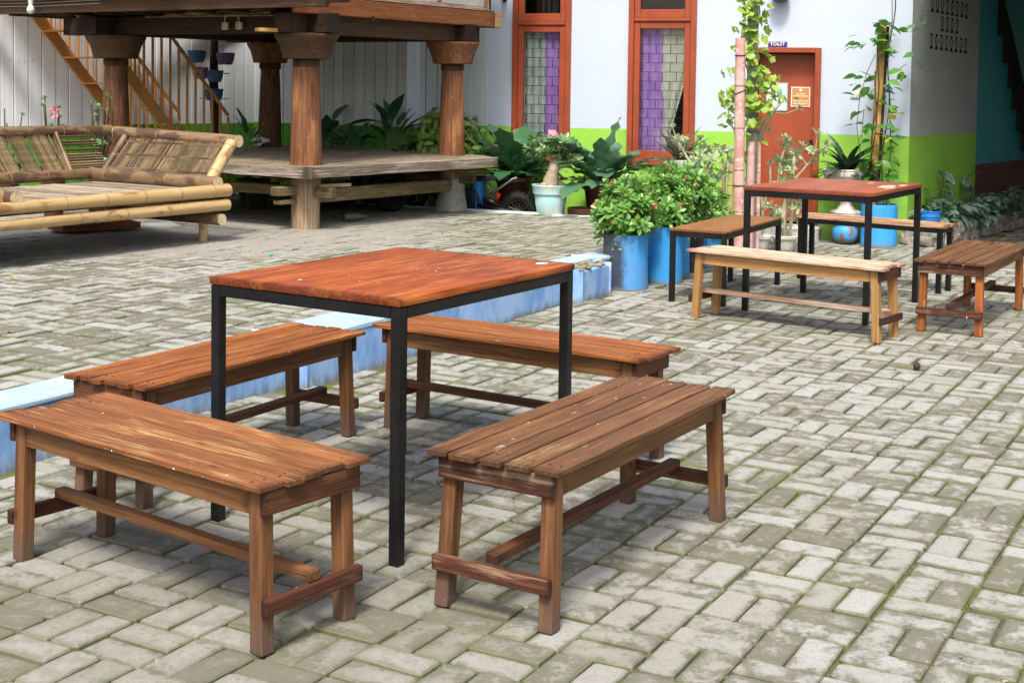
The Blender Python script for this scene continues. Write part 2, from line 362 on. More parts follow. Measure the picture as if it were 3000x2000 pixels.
WOVEN = plain('woven_panel', (.72, .72, .68), (.60, .60, .55), 60, .8, .1, bump=.3, bscale=150)
BARK = plain('pale_bark', (.42, .36, .27), (.30, .25, .18), 14, .8, .2, bump=.5, bscale=40)
BARKG = plain('grey_green_bark', (.40, .42, .30), (.30, .30, .2), 14, .75, .2, bump=.3)
STEM = plain('green_stem', (.10, .15, .05), (.16, .15, .07), 10, .6)
STEMBR = plain('brown_stem', (.10, .065, .04), (.06, .04, .025), 10, .7)
FLOWER = plain('red_flower', (.72, .10, .07), (.80, .22, .14), 20, .6)
PINKFL = plain('pink_flower', (.80, .16, .20), (.85, .3, .32), 20, .6)
YELLOWL = leafmat('yellow_leaf', (.50, .38, .03), (.62, .46, .05), .5, .3)
L_BUSH = leafmat('bush_leaf', (.08, .22, .035), (.20, .40, .09), .30, .25)
L_FERN = leafmat('fern_leaf', (.022, .085, .030), (.045, .135, .055), .38, .15)
L_LIME = leafmat('vine_leaf_lime', (.20, .36, .05), (.38, .50, .10), .45, .35)
L_VINE = leafmat('vine_leaf_green', (.05, .17, .03), (.13, .33, .06), .35, .25)
L_DARK = leafmat('dark_strap_leaf', (.018, .04, .020), (.045, .08, .05), .22, .1, .6)
L_GREY = leafmat('grey_green_leaf', (.22, .33, .14), (.40, .48, .28), .35, .25)
L_SILV = leafmat('silver_leaf', (.055, .15, .095), (.11, .23, .17), .35, .15, vein=(.32, .42, .36))
L_DEEP = leafmat('deep_leaf', (.015, .07, .025), (.035, .12, .045), .35, .15)
L_VARI = leafmat('variegated_leaf', (.045, .17, .03), (.26, .36, .09), .4, .3)
L_DRY = leafmat('dry_leaf', (.22, .12, .05), (.32, .2, .09), .8, .1)
L_MOSS = leafmat('moss_blade', (.06, .12, .02), (.12, .21, .04), .7, .2)
GLASS = NT('window_glass')
def glassmat():
    t = GLASS; g = t.n('BsdfGlossy'); g.inputs['Roughness'].default_value = .03; tr = t.n('BsdfTransparent'); tr.inputs[0].default_value = (.94, .96, .96, 1)
    fr = t.n('LayerWeight'); fr.inputs[0].default_value = .25; ms = t.n('MixShader'); t.L(t.math('ADD', t.math('MULTIPLY', fr.outputs['Fresnel'], .6), .05), ms.inputs[0])
    t.L(tr.outputs[0], ms.inputs[1]); t.L(g.outputs[0], ms.inputs[2]); t.L(ms.outputs[0], t.t.nodes['Material Output'].inputs[0]); return t.m
GLASS = glassmat()

def pavermat(name, dust=False):
    t = NT(name); uv = t.n('UVMap'); sp = t.n('SeparateXYZ'); t.L(uv.outputs[0], sp.inputs[0])
    fl = t.n('VectorMath', operation='FLOOR'); t.L(uv.outputs[0], fl.inputs[0])
    wn = t.n('TexWhiteNoise', noise_dimensions='2D'); t.L(fl.outputs[0], wn.inputs['Vector'])
    r = t.math('FRACT', t.math('ADD', wn.outputs['Value'], t.orand()))
    r2 = t.math('FRACT', t.math('MULTIPLY', r, 7.31))
    fu = t.math('FRACT', sp.outputs[0]); fv = t.math('FRACT', sp.outputs[1])
    du = t.math('MINIMUM', fu, t.math('SUBTRACT', 1.0, fu)); dv = t.math('MULTIPLY', t.math('MINIMUM', fv, t.math('SUBTRACT', 1.0, fv)), .5)
    ed = t.math('MINIMUM', du, dv)
    p = t.pos(); n1 = t.noise(p, 16, 7, .68); n2 = t.noise(p, 70, 5, .7); n3 = t.noise(p, 2.2, 4, .6); n4 = t.noise(p, 1.1, 3, .5)
    k = t.math('ADD', t.math('MULTIPLY', t.math('SUBTRACT', n1, .5), 2.5), t.math('MULTIPLY', t.math('SUBTRACT', n3, .5), .9))
    k = t.math('ADD', k, t.math('ADD', t.math('ADD', t.math('MULTIPLY', r, .66), .13), t.math('MULTIPLY', t.math('SUBTRACT', ed, .16), 1.2)))
    k = t.math('ADD', k, t.math('MULTIPLY', t.math('SUBTRACT', n2, .5), 1.0))
    tint = t.mix(r2, (.305, .308, .275), (.370, .376, .36))
    c = t.mix(t.ramp(k, .08, .66), (.150, .150, .112), tint)
    c = t.mix(t.math('MULTIPLY', t.ramp(n2, .44, .74), .5), c, (.20, .195, .15))
    eg = t.math('ADD', ed, t.math('MULTIPLY', t.math('SUBTRACT', n1, .5), .16))
    c = t.mix(t.math('MULTIPLY', t.ramp(eg, .075, .0), .75), c, (.115, .112, .068))
    mo = t.math('ADD', t.math('MULTIPLY', n4, .8), t.math('SUBTRACT', t.math('MULTIPLY', n1, .5), t.math('MULTIPLY', ed, 1.6)))
    c = t.mix(t.math('MULTIPLY', t.ramp(mo, .54, .74), .6), c, (.13, .155, .05))
    pit = t.n('TexVoronoi'); pit.inputs['Scale'].default_value = 55; t.L(p, pit.inputs['Vector']); c = t.mix(t.math('MULTIPLY', t.ramp(pit.outputs['Distance'], .16, .05), t.ramp(n1, .5, .6)), c, (.10, .095, .07))
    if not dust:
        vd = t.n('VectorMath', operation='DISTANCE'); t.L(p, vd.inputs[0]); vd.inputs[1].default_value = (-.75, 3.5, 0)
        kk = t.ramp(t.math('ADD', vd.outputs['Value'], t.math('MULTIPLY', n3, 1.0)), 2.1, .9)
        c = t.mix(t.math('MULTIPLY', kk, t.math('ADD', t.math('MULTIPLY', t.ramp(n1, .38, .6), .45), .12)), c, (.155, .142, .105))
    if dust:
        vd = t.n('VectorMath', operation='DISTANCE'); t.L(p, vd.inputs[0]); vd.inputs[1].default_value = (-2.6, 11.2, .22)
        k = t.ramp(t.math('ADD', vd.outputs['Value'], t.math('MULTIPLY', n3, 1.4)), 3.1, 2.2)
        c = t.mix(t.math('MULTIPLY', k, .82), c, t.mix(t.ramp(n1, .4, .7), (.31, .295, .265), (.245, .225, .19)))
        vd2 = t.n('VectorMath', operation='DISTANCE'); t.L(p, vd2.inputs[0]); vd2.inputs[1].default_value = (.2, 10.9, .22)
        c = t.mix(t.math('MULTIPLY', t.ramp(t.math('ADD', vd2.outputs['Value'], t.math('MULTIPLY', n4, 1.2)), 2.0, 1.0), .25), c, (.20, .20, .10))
    n5 = t.noise(p, 240, 3, .6); c = t.mix(t.math('MULTIPLY', t.ramp(n5, .50, .72), .38), c, (.12, .115, .085)); t.bump(t.math('ADD', t.math('ADD', n2, t.math('MULTIPLY', n5, .6)), t.math('MULTIPLY', n1, .6)), .5, .006); return t.done(c, .86, .2)
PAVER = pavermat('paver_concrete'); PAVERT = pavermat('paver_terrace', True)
def groundmat():
    t = NT('joint_fill'); p = t.pos(); n = t.noise(p, 30, 6, .7); g = t.noise(p, 2.4, 5, .6)
    c = t.mix(t.ramp(n, .35, .65), (.075, .07, .042), (.14, .13, .085)); c = t.mix(t.ramp(g, .42, .60), c, (.10, .135, .032))
    t.bump(n, .5, .01); return t.done(c, .95, .1)
JOINT = groundmat()
def jointT():
    t = NT('joint_fill_terrace'); p = t.pos(); n = t.noise(p, 30, 6, .7)
    c = t.mix(t.ramp(n, .35, .65), (.10, .09, .06), (.21, .19, .15)); t.bump(n, .5, .01); return t.done(c, .95, .1)
JOINTT = jointT()

# ================================================================== GROUND AND PAVING
YAW = -0.5147; T0 = Vector((.732, 4.066)); U = .21
cA = Vector((math.cos(YAW), math.sin(YAW))); rA = Vector((-math.sin(YAW), math.cos(YAW)))
KD = Vector((.480, .877)); KV = Vector((.877, -.480)); K0 = Vector((-1.855, 4.945))
TZ = .225
def kp(t, v, z=0): p = K0 + KD * t + KV * v; return (p.x, p.y, z)
def tv(p): q = Vector((p[0], p[1])) - K0; return q.dot(KD), q.dot(KV)
mb = MB(); mb.add([(-40, -12, -.010), (40, -12, -.010), (40, 40, -.010), (-40, 40, -.010)], [(0, 1, 2, 3)])
tag(part('ground', mb, JOINT), kind='structure')
CURB0 = Vector((-2.3, 13.96)); CURB1 = Vector((2.20, 12.02)); CD = (CURB1 - CURB0).normalized(); CN = Vector((CD.y, -CD.x))
poly = [kp(-9, -.2)[:2], kp(8.15, -.2)[:2], tuple(CURB1 - CD * .18), tuple(CURB0), (-1.95, 14.75), (-2.86, 15.28), (-9, 8.6), (-12, 0)]
mb = MB(); n = len(poly)
mb.add([(x, y, TZ - .010) for x, y in poly] + [(x, y, -.1) for x, y in poly], [tuple(range(n))] + [(i, i + n, (i + 1) % n + n, (i + 1) % n) for i in range(n)])
tag(part('terrace_base', mb, JOINTT), kind='structure')

def paver_mesh(i, mb=None, M=None, uo=(0, 0), L=U, W=U / 2):
    own = mb is None
    if own: mb = MB()
    r_ = random.Random(i * 77 + 5)
    g = r_.uniform(.0022, .0048); x = L / 2 - g; y = W / 2 - g; c = r_.uniform(.004, .014); b = .0042
    def ring(k, z, jx=0):
        xx, yy, cc = x - k, y - k, c
        return [(s1 * (xx - (cc if q else 0)), s2 * (yy - (0 if q else cc)), z) for s1, s2, q in
                ((-1, -1, 0), (-1, -1, 1), (1, -1, 1), (1, -1, 0), (1, 1, 0), (1, 1, 1), (-1, 1, 1), (-1, 1, 0))]
    jit = [r_.uniform(-.0025, .0025) for _ in range(16)]
    def jr(v): return [(a + jit[k], b_ + jit[k + 8], z) for k, (a, b_, z) in enumerate(v)]
    vs = jr(ring(b, 0)) + jr(ring(0, -.0035)) + ring(-.001, -.03)
    fs = [tuple(range(8))]
    for k in range(2):
        for j in range(8): fs.append((k * 8 + j, k * 8 + 8 + j, k * 8 + 8 + (j + 1) % 8, k * 8 + (j + 1) % 8))
    n0 = len(mb.v); mb.add(vs, fs, M)
    for k, v in enumerate(vs): mb.uv[n0 + k] = (uo[0] + min(.999, max(.001, v[0] / L + .5)), uo[1] + min(.999, max(.001, v[1] / W + .5)))
    return mb.mesh('paver') if own else None
def lay(name, z, ok, mat, phase, off, rest, nsingle=300, cr=(-60, 60)):
    cand = []
    for c in range(*cr):
        for r in range(-24, 70):
            for h in (0, 1):
                odd = (c + r + phase) % 2
                q = T0 + off + (cA * (c + .5) + rA * (r + .5)) * U
                q = q + ((rA if odd else cA) * (h - .5) * U / 2)
                if not ok(q): continue
                pr = project(q.x, q.y, z)
                if pr is None or not (-1300 < pr[0] < 5200 and 360 < pr[1] < 2900): continue
                vis = -40 < pr[0] < 3040 and pr[1] < 2050
                cand.append((pr[2] + (0 if vis else 100), q, odd))
    cand.sort(key=lambda a: a[0])
    root = bpy.data.objects.new(name, None); COL.objects.link(root); tag(root, kind='structure')
    ms = [paver_mesh(i) for i in range(14)]
    for m_ in ms: m_.materials.append(mat)
    mb = MB()
    for i, (d, q, odd) in enumerate(cand):
        a = YAW + (0 if odd else math.pi / 2) + rnd.gauss(0, .012) + (math.pi if rnd.random() < .5 else 0)
        zz = z + rnd.gauss(0, .0024); tx, ty = rnd.gauss(0, .011), rnd.gauss(0, .011)
        p = (q.x + rnd.gauss(0, .002), q.y + rnd.gauss(0, .002), zz)
        if i < nsingle:
            o = bpy.data.objects.new('paver', rnd.choice(ms)); COL.objects.link(o); o.parent = root; o.location = p; o.rotation_euler = (tx, ty, a)
        else:
            paver_mesh(i, mb, Matrix.Translation(p) @ Euler((tx, ty, a)).to_matrix().to_4x4(), (i % 97, i // 97))
    tag(part(rest, mb, mat, root), kind='stuff')
    return cand
def ok_low(q):
    t, v = tv(q)
    if v < .02 or (4.65 < t < 5.2 and v < .1) or (1.6 < t < 2.8 and v < .13): return False
    if q.y > 19: return False
    a = q - Vector((3.70, 12.77)); s_ = a.dot(Vector((.9426, -.3338))); d_ = a.dot(Vector((-.3338, -.9426)))
    if s_ < 0 and d_ < .03: return False
    b = Vector((math.cos(R(52)), math.sin(R(52)))); nn = Vector((b.y, -b.x))
    if a.dot(b) > -.1 and a.dot(nn) < .36: return False
    return True
def ok_ter(q):
    t, v = tv(q)
    if v > -.235: return False
    if (q - CURB0).dot(CN) < .07 and q.x > -2.3: return False
    if q.y > 15.3 or q.x < -7.5: return False
    return True
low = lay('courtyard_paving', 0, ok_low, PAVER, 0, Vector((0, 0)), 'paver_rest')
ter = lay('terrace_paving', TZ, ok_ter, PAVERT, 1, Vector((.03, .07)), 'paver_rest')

# moss and weeds along the joints
mb = MB()
for d, q, odd in low:
    if d > 9: break
    side = q.x / q.y
    for k in range(2):
        pr = math.sin(q.x * 2.1 + 1) * math.cos(q.y * 1.7) + side * 3.4
        if rnd.random() < .18 + .40 * max(0, min(1, pr)):
            ax = (cA, rA)[rnd.random() < .5]; ot = (rA if ax is cA else cA)
            c = T0 + cA * (round((q - T0).dot(cA) / U) * U) + rA * ((q - T0).dot(rA)) if ax is rA else T0 + rA * (round((q - T0).dot(rA) / U) * U) + cA * ((q - T0).dot(cA))
            c = c + ax * rnd.uniform(-.1, .1)
            for j in range(rnd.randint(3, 9)):
                e = c + ax * rnd.gauss(0, .02) + ot * rnd.gauss(0, .0022)
                a = rnd.uniform(0, 6.28); l = rnd.uniform(.004, .011)
                mb.leaf((e.x, e.y, -.009), (math.cos(a) * .9, math.sin(a) * .9, rnd.uniform(.3, 1.2)), (0, 0, 1), l, l * .6, .3, .2, 2)
tag(part('moss', mb, L_MOSS), kind='stuff')

# ================================================================== KERB AND CURB
t = thing('terrace_kerb', 'low blue painted kerb wall with whitish top along the raised terrace', 'kerb')
def kerb_box(name, t0, t1, v0, v1, z0, z1, mat, bev=.012):
    b = MB(); c = K0 + KD * ((t0 + t1) / 2) + KV * ((v0 + v1) / 2)
    nx = max(1, int((t1 - t0) / .35)); 
    vs = []; fs = []; rr = random.Random(int(t0 * 100) + 3)
    for i in range(nx + 1):
        x = t0 + (t1 - t0) * i / nx
        j = rr.gauss(0, .004) if 0 < i < nx else 0; jz = rr.gauss(0, .004)
        vs += [(x, v0, z0), (x, v1 + j, z0), (x, v1 + j, z1 + jz), (x, v0, z1 + jz * .3)]
    for i in range(nx):
        a = i * 4; fs += [(a + k, a + 4 + k, a + 4 + (k + 1) % 4, a + (k + 1) % 4) for k in range(4)]
    fs += [(3, 2, 1, 0), (nx * 4, nx * 4 + 1, nx * 4 + 2, nx * 4 + 3)]
    w_ = [kp(x, v, z) for x, v, z in vs]; b.add(w_, fs); return part(name, b, mat, t, bevel=bev)
for a, b_, v in ((-9, 1.69, 0), (1.69, 2.72, .10), (2.72, 4.71, 0), (5.16, 8.2, 0)):
    kerb_box('face_block', a, b_, -.19, v, -.05, .212, KERBF)
    kerb_box('top_slab', a, b_, -.215, v + .004, .212, .243, KERBT, .008)
kerb_box('face_block', 4.712, 5.158, -.19, .075, -.05, .208, KERBF)
kerb_box('top_slab', 4.712, 5.158, -.215, -.05, .212, .246, KERBT, .008)
b = MB()
for i in range(30):
    b.box(kp(4.74 + rnd.random() * .38, -.04 + rnd.random() * .10, .208 + rnd.random() * .012), (rnd.uniform(.05, .12), rnd.uniform(.03, .07), rnd.uniform(.006, .014)), (rnd.random() * .4, rnd.random() * .4, rnd.random() * 3))
part('broken_mortar', b, plain('mossy_mortar', (.24, .20, .12), (.30, .27, .20), 20, .9, .1), t, bevel=.004)
t = thing('bed_curb', 'pale blue curb strip dividing the terrace pavers from the pot bed', 'curb')
b = MB(); c = (CURB0 + CURB1) / 2
b.box((c.x, c.y, .10), ((CURB1 - CURB0).length, .12, .265), (0, 0, math.atan2(CD.y, CD.x))); part('curb_strip', b, CURBM, t, bevel=.01)

# ================================================================== HOUSE
def boolean(me, cut):
    a = bpy.data.objects.new('tmp', me); c = bpy.data.objects.new('tmpc', cut); COL.objects.link(a); COL.objects.link(c)
    md = a.modifiers.new('b', 'BOOLEAN'); md.operation = 'DIFFERENCE'; md.object = c; md.solver = 'EXACT'; md.material_mode = 'TRANSFER'
    dg = bpy.context.evaluated_depsgraph_get(); r = bpy.data.meshes.new_from_object(a.evaluated_get(dg))
    bpy.data.objects.remove(a); bpy.data.objects.remove(c); return r
HA = R(-19.5); E1 = (3.70, 12.77, 0)
house = thing('house', 'white and lime green house with two red framed windows and a toilet door', 'house', E1, HA)
b = MB(); b.box((-2.6, .08, 1.6), (5.2, .16, 3.8)); wm = b.mesh('front_wall')
c = MB(); c.box((-3.615, .08, 1.72), (.60, .5, 2.10)); c.box((-2.365, .08, 1.72), (.66, .5, 2.12)); c.box((-1.152, .08, .95), (.64, .5, 1.68))
wm.materials.append(WALL); cm = c.mesh('c'); cm.materials.append(WALL); link('front_wall', boolean(wm, cm), WALL, house)
def window(s0, s1, zb, ztr, ztop, curtains, slack):
    f = MB(); W_ = s1 - s0; zt = ztop
    fr = .055
    f.box((s0 + fr / 2, .02, (zb + zt) / 2), (fr, .12, zt - zb)); f.box((s1 - fr / 2, .02, (zb + zt) / 2), (fr, .12, zt - zb))
    f.box(((s0 + s1) / 2, .02, zb + .03), (W_ - 2 * fr - .004, .13, .06)); f.box(((s0 + s1) / 2, .02, ztr), (W_ - 2 * fr - .004, .125, .035)); f.box(((s0 + s1) / 2, .02, zt - .03), (W_ - 2 * fr - .004, .12, .06))
    fo = part('window_frame', f, FRAME, house, bevel=.004)
    sx0, sx1 = s0 + fr + .003, s1 - fr - .003
    for z0, z1, dy in ((zb + .062, ztr - .02, 0), (ztr + .02, zt - .062, 0)):
        g = MB(); st = .058
        g.box((sx0 + st / 2, .0, (z0 + z1) / 2), (st, .05, z1 - z0)); g.box((sx1 - st / 2, .0, (z0 + z1) / 2), (st, .05, z1 - z0))
        g.box(((sx0 + sx1) / 2, .0, z0 + .04), (sx1 - sx0 - 2 * st - .003, .048, .08)); g.box(((sx0 + sx1) / 2, .0, z1 - .034), (sx1 - sx0 - 2 * st - .003, .048, .068))
        part('sash', g, FRAME, fo, bevel=.003)
        g = MB(); g.box(((sx0 + sx1) / 2, .012, (z0 + z1) / 2), (sx1 - sx0 - 2 * st + .01, .004, z1 - z0 - .1)); part('pane', g, GLASS, fo)
    # brick pattern grille
    g = MB(); z0, z1 = zb + .10, ztr - .06; x0, x1 = sx0 + .04, sx1 - .04; n_ = 13 if not slack else 14; dz = (z1 - z0) / n_; bw = .142
    for i in range(n_ + 1):
        g.box(((x0 + x1) / 2, .036, z0 + dz * i), (x1 - x0, .005, .006))
        if i < n_:
            k = x0 + (.03 if i % 2 else .095)
            while k < x1:
                g.box((k, .036, z0 + dz * (i + .5)), (.006, .005, dz - .007)); k += bw
    part('grille', g, IRON, house)
    for (a0, a1, mt, ph) in curtains:
        g = MB(); nx, nz = 26, 10; vs = []; fs = []
        for j in range(nz + 1):
            zz = zb + .05 + (ztr - zb - .06) * j / nz
            for i in range(nx + 1):
                fx = i / nx; xa, xb = a0, a1
                if slack and mt is CREAM:                                   # pulled aside, hem sweeping down to the left
                    hb = 1 - j / nz; xb = a1 - (a1 - a0) * max(0, hb - .30) * 1.35
                    xa = a0 - .05 * hb
                vs.append((xa + (xb - xa) * fx, .075 + .014 * math.sin(fx * 19 + ph + j * .12) + (.004 if mt is CREAM else 0), zz))
        for j in range(nz):
            for i in range(nx): q = j * (nx + 1) + i; fs.append((q, q + 1, q + nx + 2, q + nx + 1))
        g.add(vs, fs); part('curtain', g, mt, house, smooth='all')
window(-3.925, -3.305, .655, 2.055, 2.77, [(-3.83, -3.60, GREYCURT, 0), (-3.60, -3.35, VIOLET, 1)], False)
window(-2.705, -2.025, .655, 2.09, 2.78, [(-2.62, -2.36, VIOLET, 0), (-2.38, -2.10, CREAM, 2)], True)
b = MB(); b.box((-2.6, 1.3, 1.6), (5.1, .02, 3.6)); b.box((-2.6, .7, -.1), (5.1, 1.2, .02)); b.box((-2.6, .7, 3.3), (5.1, 1.2, .02)); b.box((-5.0, .7, 1.6), (.02, 1.15, 3.3)); b.box((-.3, .7, 1.6), (.02, 1.15, 3.3)); b.box((-3.0, .7, 1.6), (.02, 1.15, 3.3)); b.box((-1.7, .7, 1.6), (.02, 1.15, 3.3))
part('inner_room', b, DARKIN, house)
# door
b = MB(); b.box((-1.458, .03, .975), (.055, .16, 1.69)); b.box((-.848, .03, .975), (.055, .16, 1.69)); b.box((-1.153, .03, 1.796), (.555, .16, .05))
fo = part('door_frame', b, FRAME, house, bevel=.004)
b = MB(); b.box((-1.153, .125, .955), (.548, .04, 1.62)); dr = part('door', b, DOORM, house, bevel=.003)
b = MB(); b.box((-1.153, .103, .40), (.545, .006, .012)); part('kick_line', b, plain('door_line', (.5, .16, .1)), dr)
b = MB(); b.box((-.915, .098, .88), (.03, .012, .12)); b.tube([(-.915, .09, .9), (-.915, .06, .9), (-.955, .055, .9)], .007, 8); part('handle', b, BLKPL, dr, smooth=True)
b = MB(); b.box((-1.153, -.10, .055), (.74, .28, .15)); part('door_step', b, STEPM, house, bevel=.015)
# floors above
b = MB(); b.box((-2.6, .9, 3.6), (5.4, 2.4, .2)); part('roof_slab', b, plain('slab', (.4, .4, .4)), house)
# side wall with its vent holes
SA = R(52)
b = MB(); b.box((.893, .08, 1.6), (1.786, .16, 3.8)); sm = b.mesh('side_wall'); c = MB()
def tri(x, z, w_, h, up):
    q = [(x - w_ / 2, z), (x + w_ / 2, z), (x, z + h * up)]
    if up < 0: q = q[::-1]
    c.add([(a, -.05, d) for a, d in q] + [(a, .25, d) for a, d in q], [(0, 1, 2), (5, 4, 3), (0, 3, 4, 1), (1, 4, 5, 2), (2, 5, 3, 0)])
def vent(x, z0, z1, kind):
    h = z1 - z0
    tri(x, z0 - .01, .095, .05, 1)
    for sgn in (-1, 1): c.box((x + sgn * .026, .1, z0 + h * .52), (.018, .4, h * .52), (0, sgn * .17, 0))
    tri(x, z1, .075, .04, -1)
for i in range(8): vent(.485 + i * .131, 1.838 - i * .003, 1.975 - i * .003, 0)
for i in range(4): vent(.753 + i * .131, 2.015 - i * .003, 2.15 - i * .003, 0)
for i in range(8): vent(.485 + i * .131, 2.19 - i * .003, 2.33 - i * .003, 0)
cm = c.mesh('c'); cm.materials.append(DARKIN); sm.materials.append(SIDE); so_ = link('side_wall', boolean(sm, cm), SIDE, house); so_.matrix_parent_inverse = Matrix.Identity(4)  # inside faces of the holes coloured near black for the shade within
so_.rotation_euler = (0, 0, SA - HA)
bk = MB(); bk.box((.9, .30, 2.1), (1.6, .262, 1.0)); o = part('vent_backing', bk, DARKIN, house); o.rotation_euler = (0, 0, SA - HA)  # near-black box put behind the holes so they look unlit
# TOILET sign, posters, switch: each on its own
def text(name, s_, size, mat, parent, loc, rot, extr=.0006, align='CENTER', sx=1, bold=0):
    cu = bpy.data.curves.new(name, 'FONT'); cu.body = s_; cu.size = size; cu.align_x = align; cu.align_y = 'CENTER'; cu.extrude = extr; cu.offset = bold
    o = bpy.data.objects.new('tmp', cu); COL.objects.link(o); dg = bpy.context.evaluated_depsgraph_get()
    me = bpy.data.meshes.new_from_object(o.evaluated_get(dg)); bpy.data.objects.remove(o)
    o = link(name, me, mat, parent, loc, rot); o.scale = (sx, 1, 1); return o
INKW = plain('white_ink', (.8, .8, .8)); 
def onwall(s_, z, off=0):
    return (3.70 + s_ * .9426 + off * math.sin(HA), 12.77 + s_ * -.3338 - off * math.cos(HA), z)
def wallthing(name, label, cat, s_, z, off=0): return thing(name, label, cat, onwall(s_, z, off), HA)
RX = (math.pi / 2, 0, 0)
t = wallthing('toilet_sign', 'small dark blue TOILET sign on the wall above the red door', 'sign', -1.237, 1.852)
b = MB(); b.box((0, -.006, 0), (.182, .010, .048)); part('sign_board', b, plain('sign_blue', (.03, .03, .20), (.035, .035, .22)), t, bevel=.002)
text('lettering', 'TOILET', .043, INKW, t, (0, -.0116, 0), RX, bold=.0008)
t = thing('slipper_poster', 'teal edged poster with two footprint slippers on the red door', 'poster', onwall(-1.25, 1.349, -.104), HA)
b = MB(); b.box((0, -.003, 0), (.205, .004, .27)); part('poster_sheet', b, plain('poster_teal', (.28, .60, .58), (.32, .64, .62)), t)
b = MB(); b.box((0, -.0055, 0), (.178, .002, .243)); part('poster_field', b, plain('poster_white', (.68, .74, .74)), t)
b = MB()
for sx in (-1, 1):
    for dz, rr_ in ((.045, .023), (.005, .021)):
        b.add([(sx * .034 + rr_ * math.cos(a) * .95, -.0072, dz + .0 + rr_ * 1.6 * math.sin(a)) for a in [i * math.pi / 8 for i in range(16)]] , [tuple(range(16))])
part('slipper_print', b, plain('teal_print', (.16, .47, .47)), t)
t = thing('notice_poster', 'orange notice with pale lettering and white border on the red door', 'poster', onwall(-1.022, 1.351, -.104), HA)
b = MB(); b.box((0, -.003, 0), (.182, .004, .192)); part('poster_sheet', b, plain('poster_cream', (.72, .68, .62)), t)
b = MB(); b.box((0, -.0055, 0), (.16, .002, .17)); part('poster_field', b, plain('poster_orange', (.52, .24, .06)), t)
b = MB(); rl = random.Random(4)
for dz, hw, hh in ((.030, .045, .016), (.008, .068, .018), (-.018, .012, .006), (-.038, .066, .019), (-.064, .068, .020)):   # lines too small to read in the photograph
    x = -hw
    while x < hw - .004:
        wd = rl.uniform(.005, .0095); b.box((x + wd / 2, -.0068, dz + rl.uniform(-.0008, .0008)), (wd, .0008, hh * rl.uniform(.6, 1))); x += wd + .0026
part('print_lines', b, plain('cream_ink', (.75, .66, .5)), t)
b = MB(); b.lathe([(.0, 0), (.013, .0005)], 12, Matrix.Translation((0, -.0068, .066)) @ Euler((math.pi / 2, 0, 0)).to_matrix().to_4x4()); part('emblem', b, INKW, t)
t = wallthing('light_switch', 'white double light switch on the white wall beside the wooden stake', 'switch', -.50, 1.383)
b = MB(); b.box((0, -.008, 0), (.08, .016, .066)); part('plate', b, WHITE, t, bevel=.003)
for sx in (-.018, .018):
    b = MB(); b.box((sx, -.019, 0), (.028, .006, .04), (.1, 0, 0)); part('rocker', b, plain('rocker', (.68, .66, .6)), t, bevel=.002)
t = wallthing('wall_lamp', 'black round wall lamp above the toilet door at the top edge', 'lamp', -1.209, 2.33)
b = MB(); b.lathe([(.0, -.085), (.05, -.083), (.085, -.06), (.095, -.02), (.09, .03), (.0, .05)], 20, Matrix.Translation((0, -.1, 0))); part('lamp_bowl', b, BLKPL, t, smooth=True)
b = MB(); b.box((0, -.04, 0), (.04, .09, .04)); part('bracket', b, BLKPL, t)
t = wallthing('wall_bracket', 'small dark wooden bracket on the wall left of the first window', 'bracket', -4.02, 2.33)
b = MB(); b.box((0, -.05, .02), (.05, .1, .1)); b.bar((0, -.01, -.05), (0, -.09, .02), .03, .03); part('bracket_block', b, W_beam, t, bevel=.004)

# teal wall beyond, with the black stair against it
sdx = (math.cos(SA), math.sin(SA)); sn = (-math.sin(SA), math.cos(SA))
t = thing('teal_wall', 'dim teal passage wall with dark red plinth band', 'wall', (E1[0] + sdx[0] * 1.79, E1[1] + sdx[1] * 1.79, 0), SA)
b = MB(); b.box((5, .13, 1.6), (10, .16, 3.8)); part('wall_panel', b, TEAL, t)
b = MB(); b.box((5, .035, .32), (10, .03, .66)); part('plinth_band', b, plain('plinth_red', (.16, .045, .04), (.12, .04, .035), 5, .7), t, bevel=.004)
st = thing('passage_stair', 'black stepped stair side against the teal passage wall', 'stair', t.location, SA)
b = MB()
prof = [(.68, 3.1), (.68, 2.022), (.868, 2.022), (.868, 1.745), (1.057, 1.745), (1.057, 1.475), (1.212, 1.475), (1.212, 1.23), (1.388, 1.23), (1.388, 1.0), (1.56, 1.0), (1.56, .78), (1.74, .78), (1.74, .55), (1.91, .55), (1.91, .32), (2.08, .32), (2.08, .02), (2.52, .02), (2.3, .42), (1.63, 1.26), (1.366, 1.584), (.96, 2.093), (.70, 2.376), (.715, 3.1)]
b.add([(x, -.02, z) for x, z in prof] + [(x, .045, z) for x, z in prof], [tuple(range(len(prof)))] + [tuple(range(2 * len(prof) - 1, len(prof) - 1, -1))] + [(i, i + len(prof), (i + 1) % len(prof) + len(prof), (i + 1) % len(prof)) for i in range(len(prof))])
part('stringer', b, DARKIN, st)
t = thing('passage_roof', 'unseen flat concrete roof slab shading the dim right passage', 'roof', E1, HA)
b = MB(); b.box((4.85, 3.2, 2.72), (9.4, 9.4, .16)); part('slab', b, plain('slab_grey', (.3, .3, .3)), t)  # out of view; front edge carried forward to darken the passage
t = thing('passage_shade_wall', 'unseen grey wall added to darken the right of the passage', 'wall', (5.7, 10.6, 0), SA)  # out of view, added to block the sky and darken the passage
b = MB(); b.box((4, 0, 1.4), (8, .16, 3.0)); part('wall_panel', b, plain('passage_grey', (.12, .13, .13)), t)

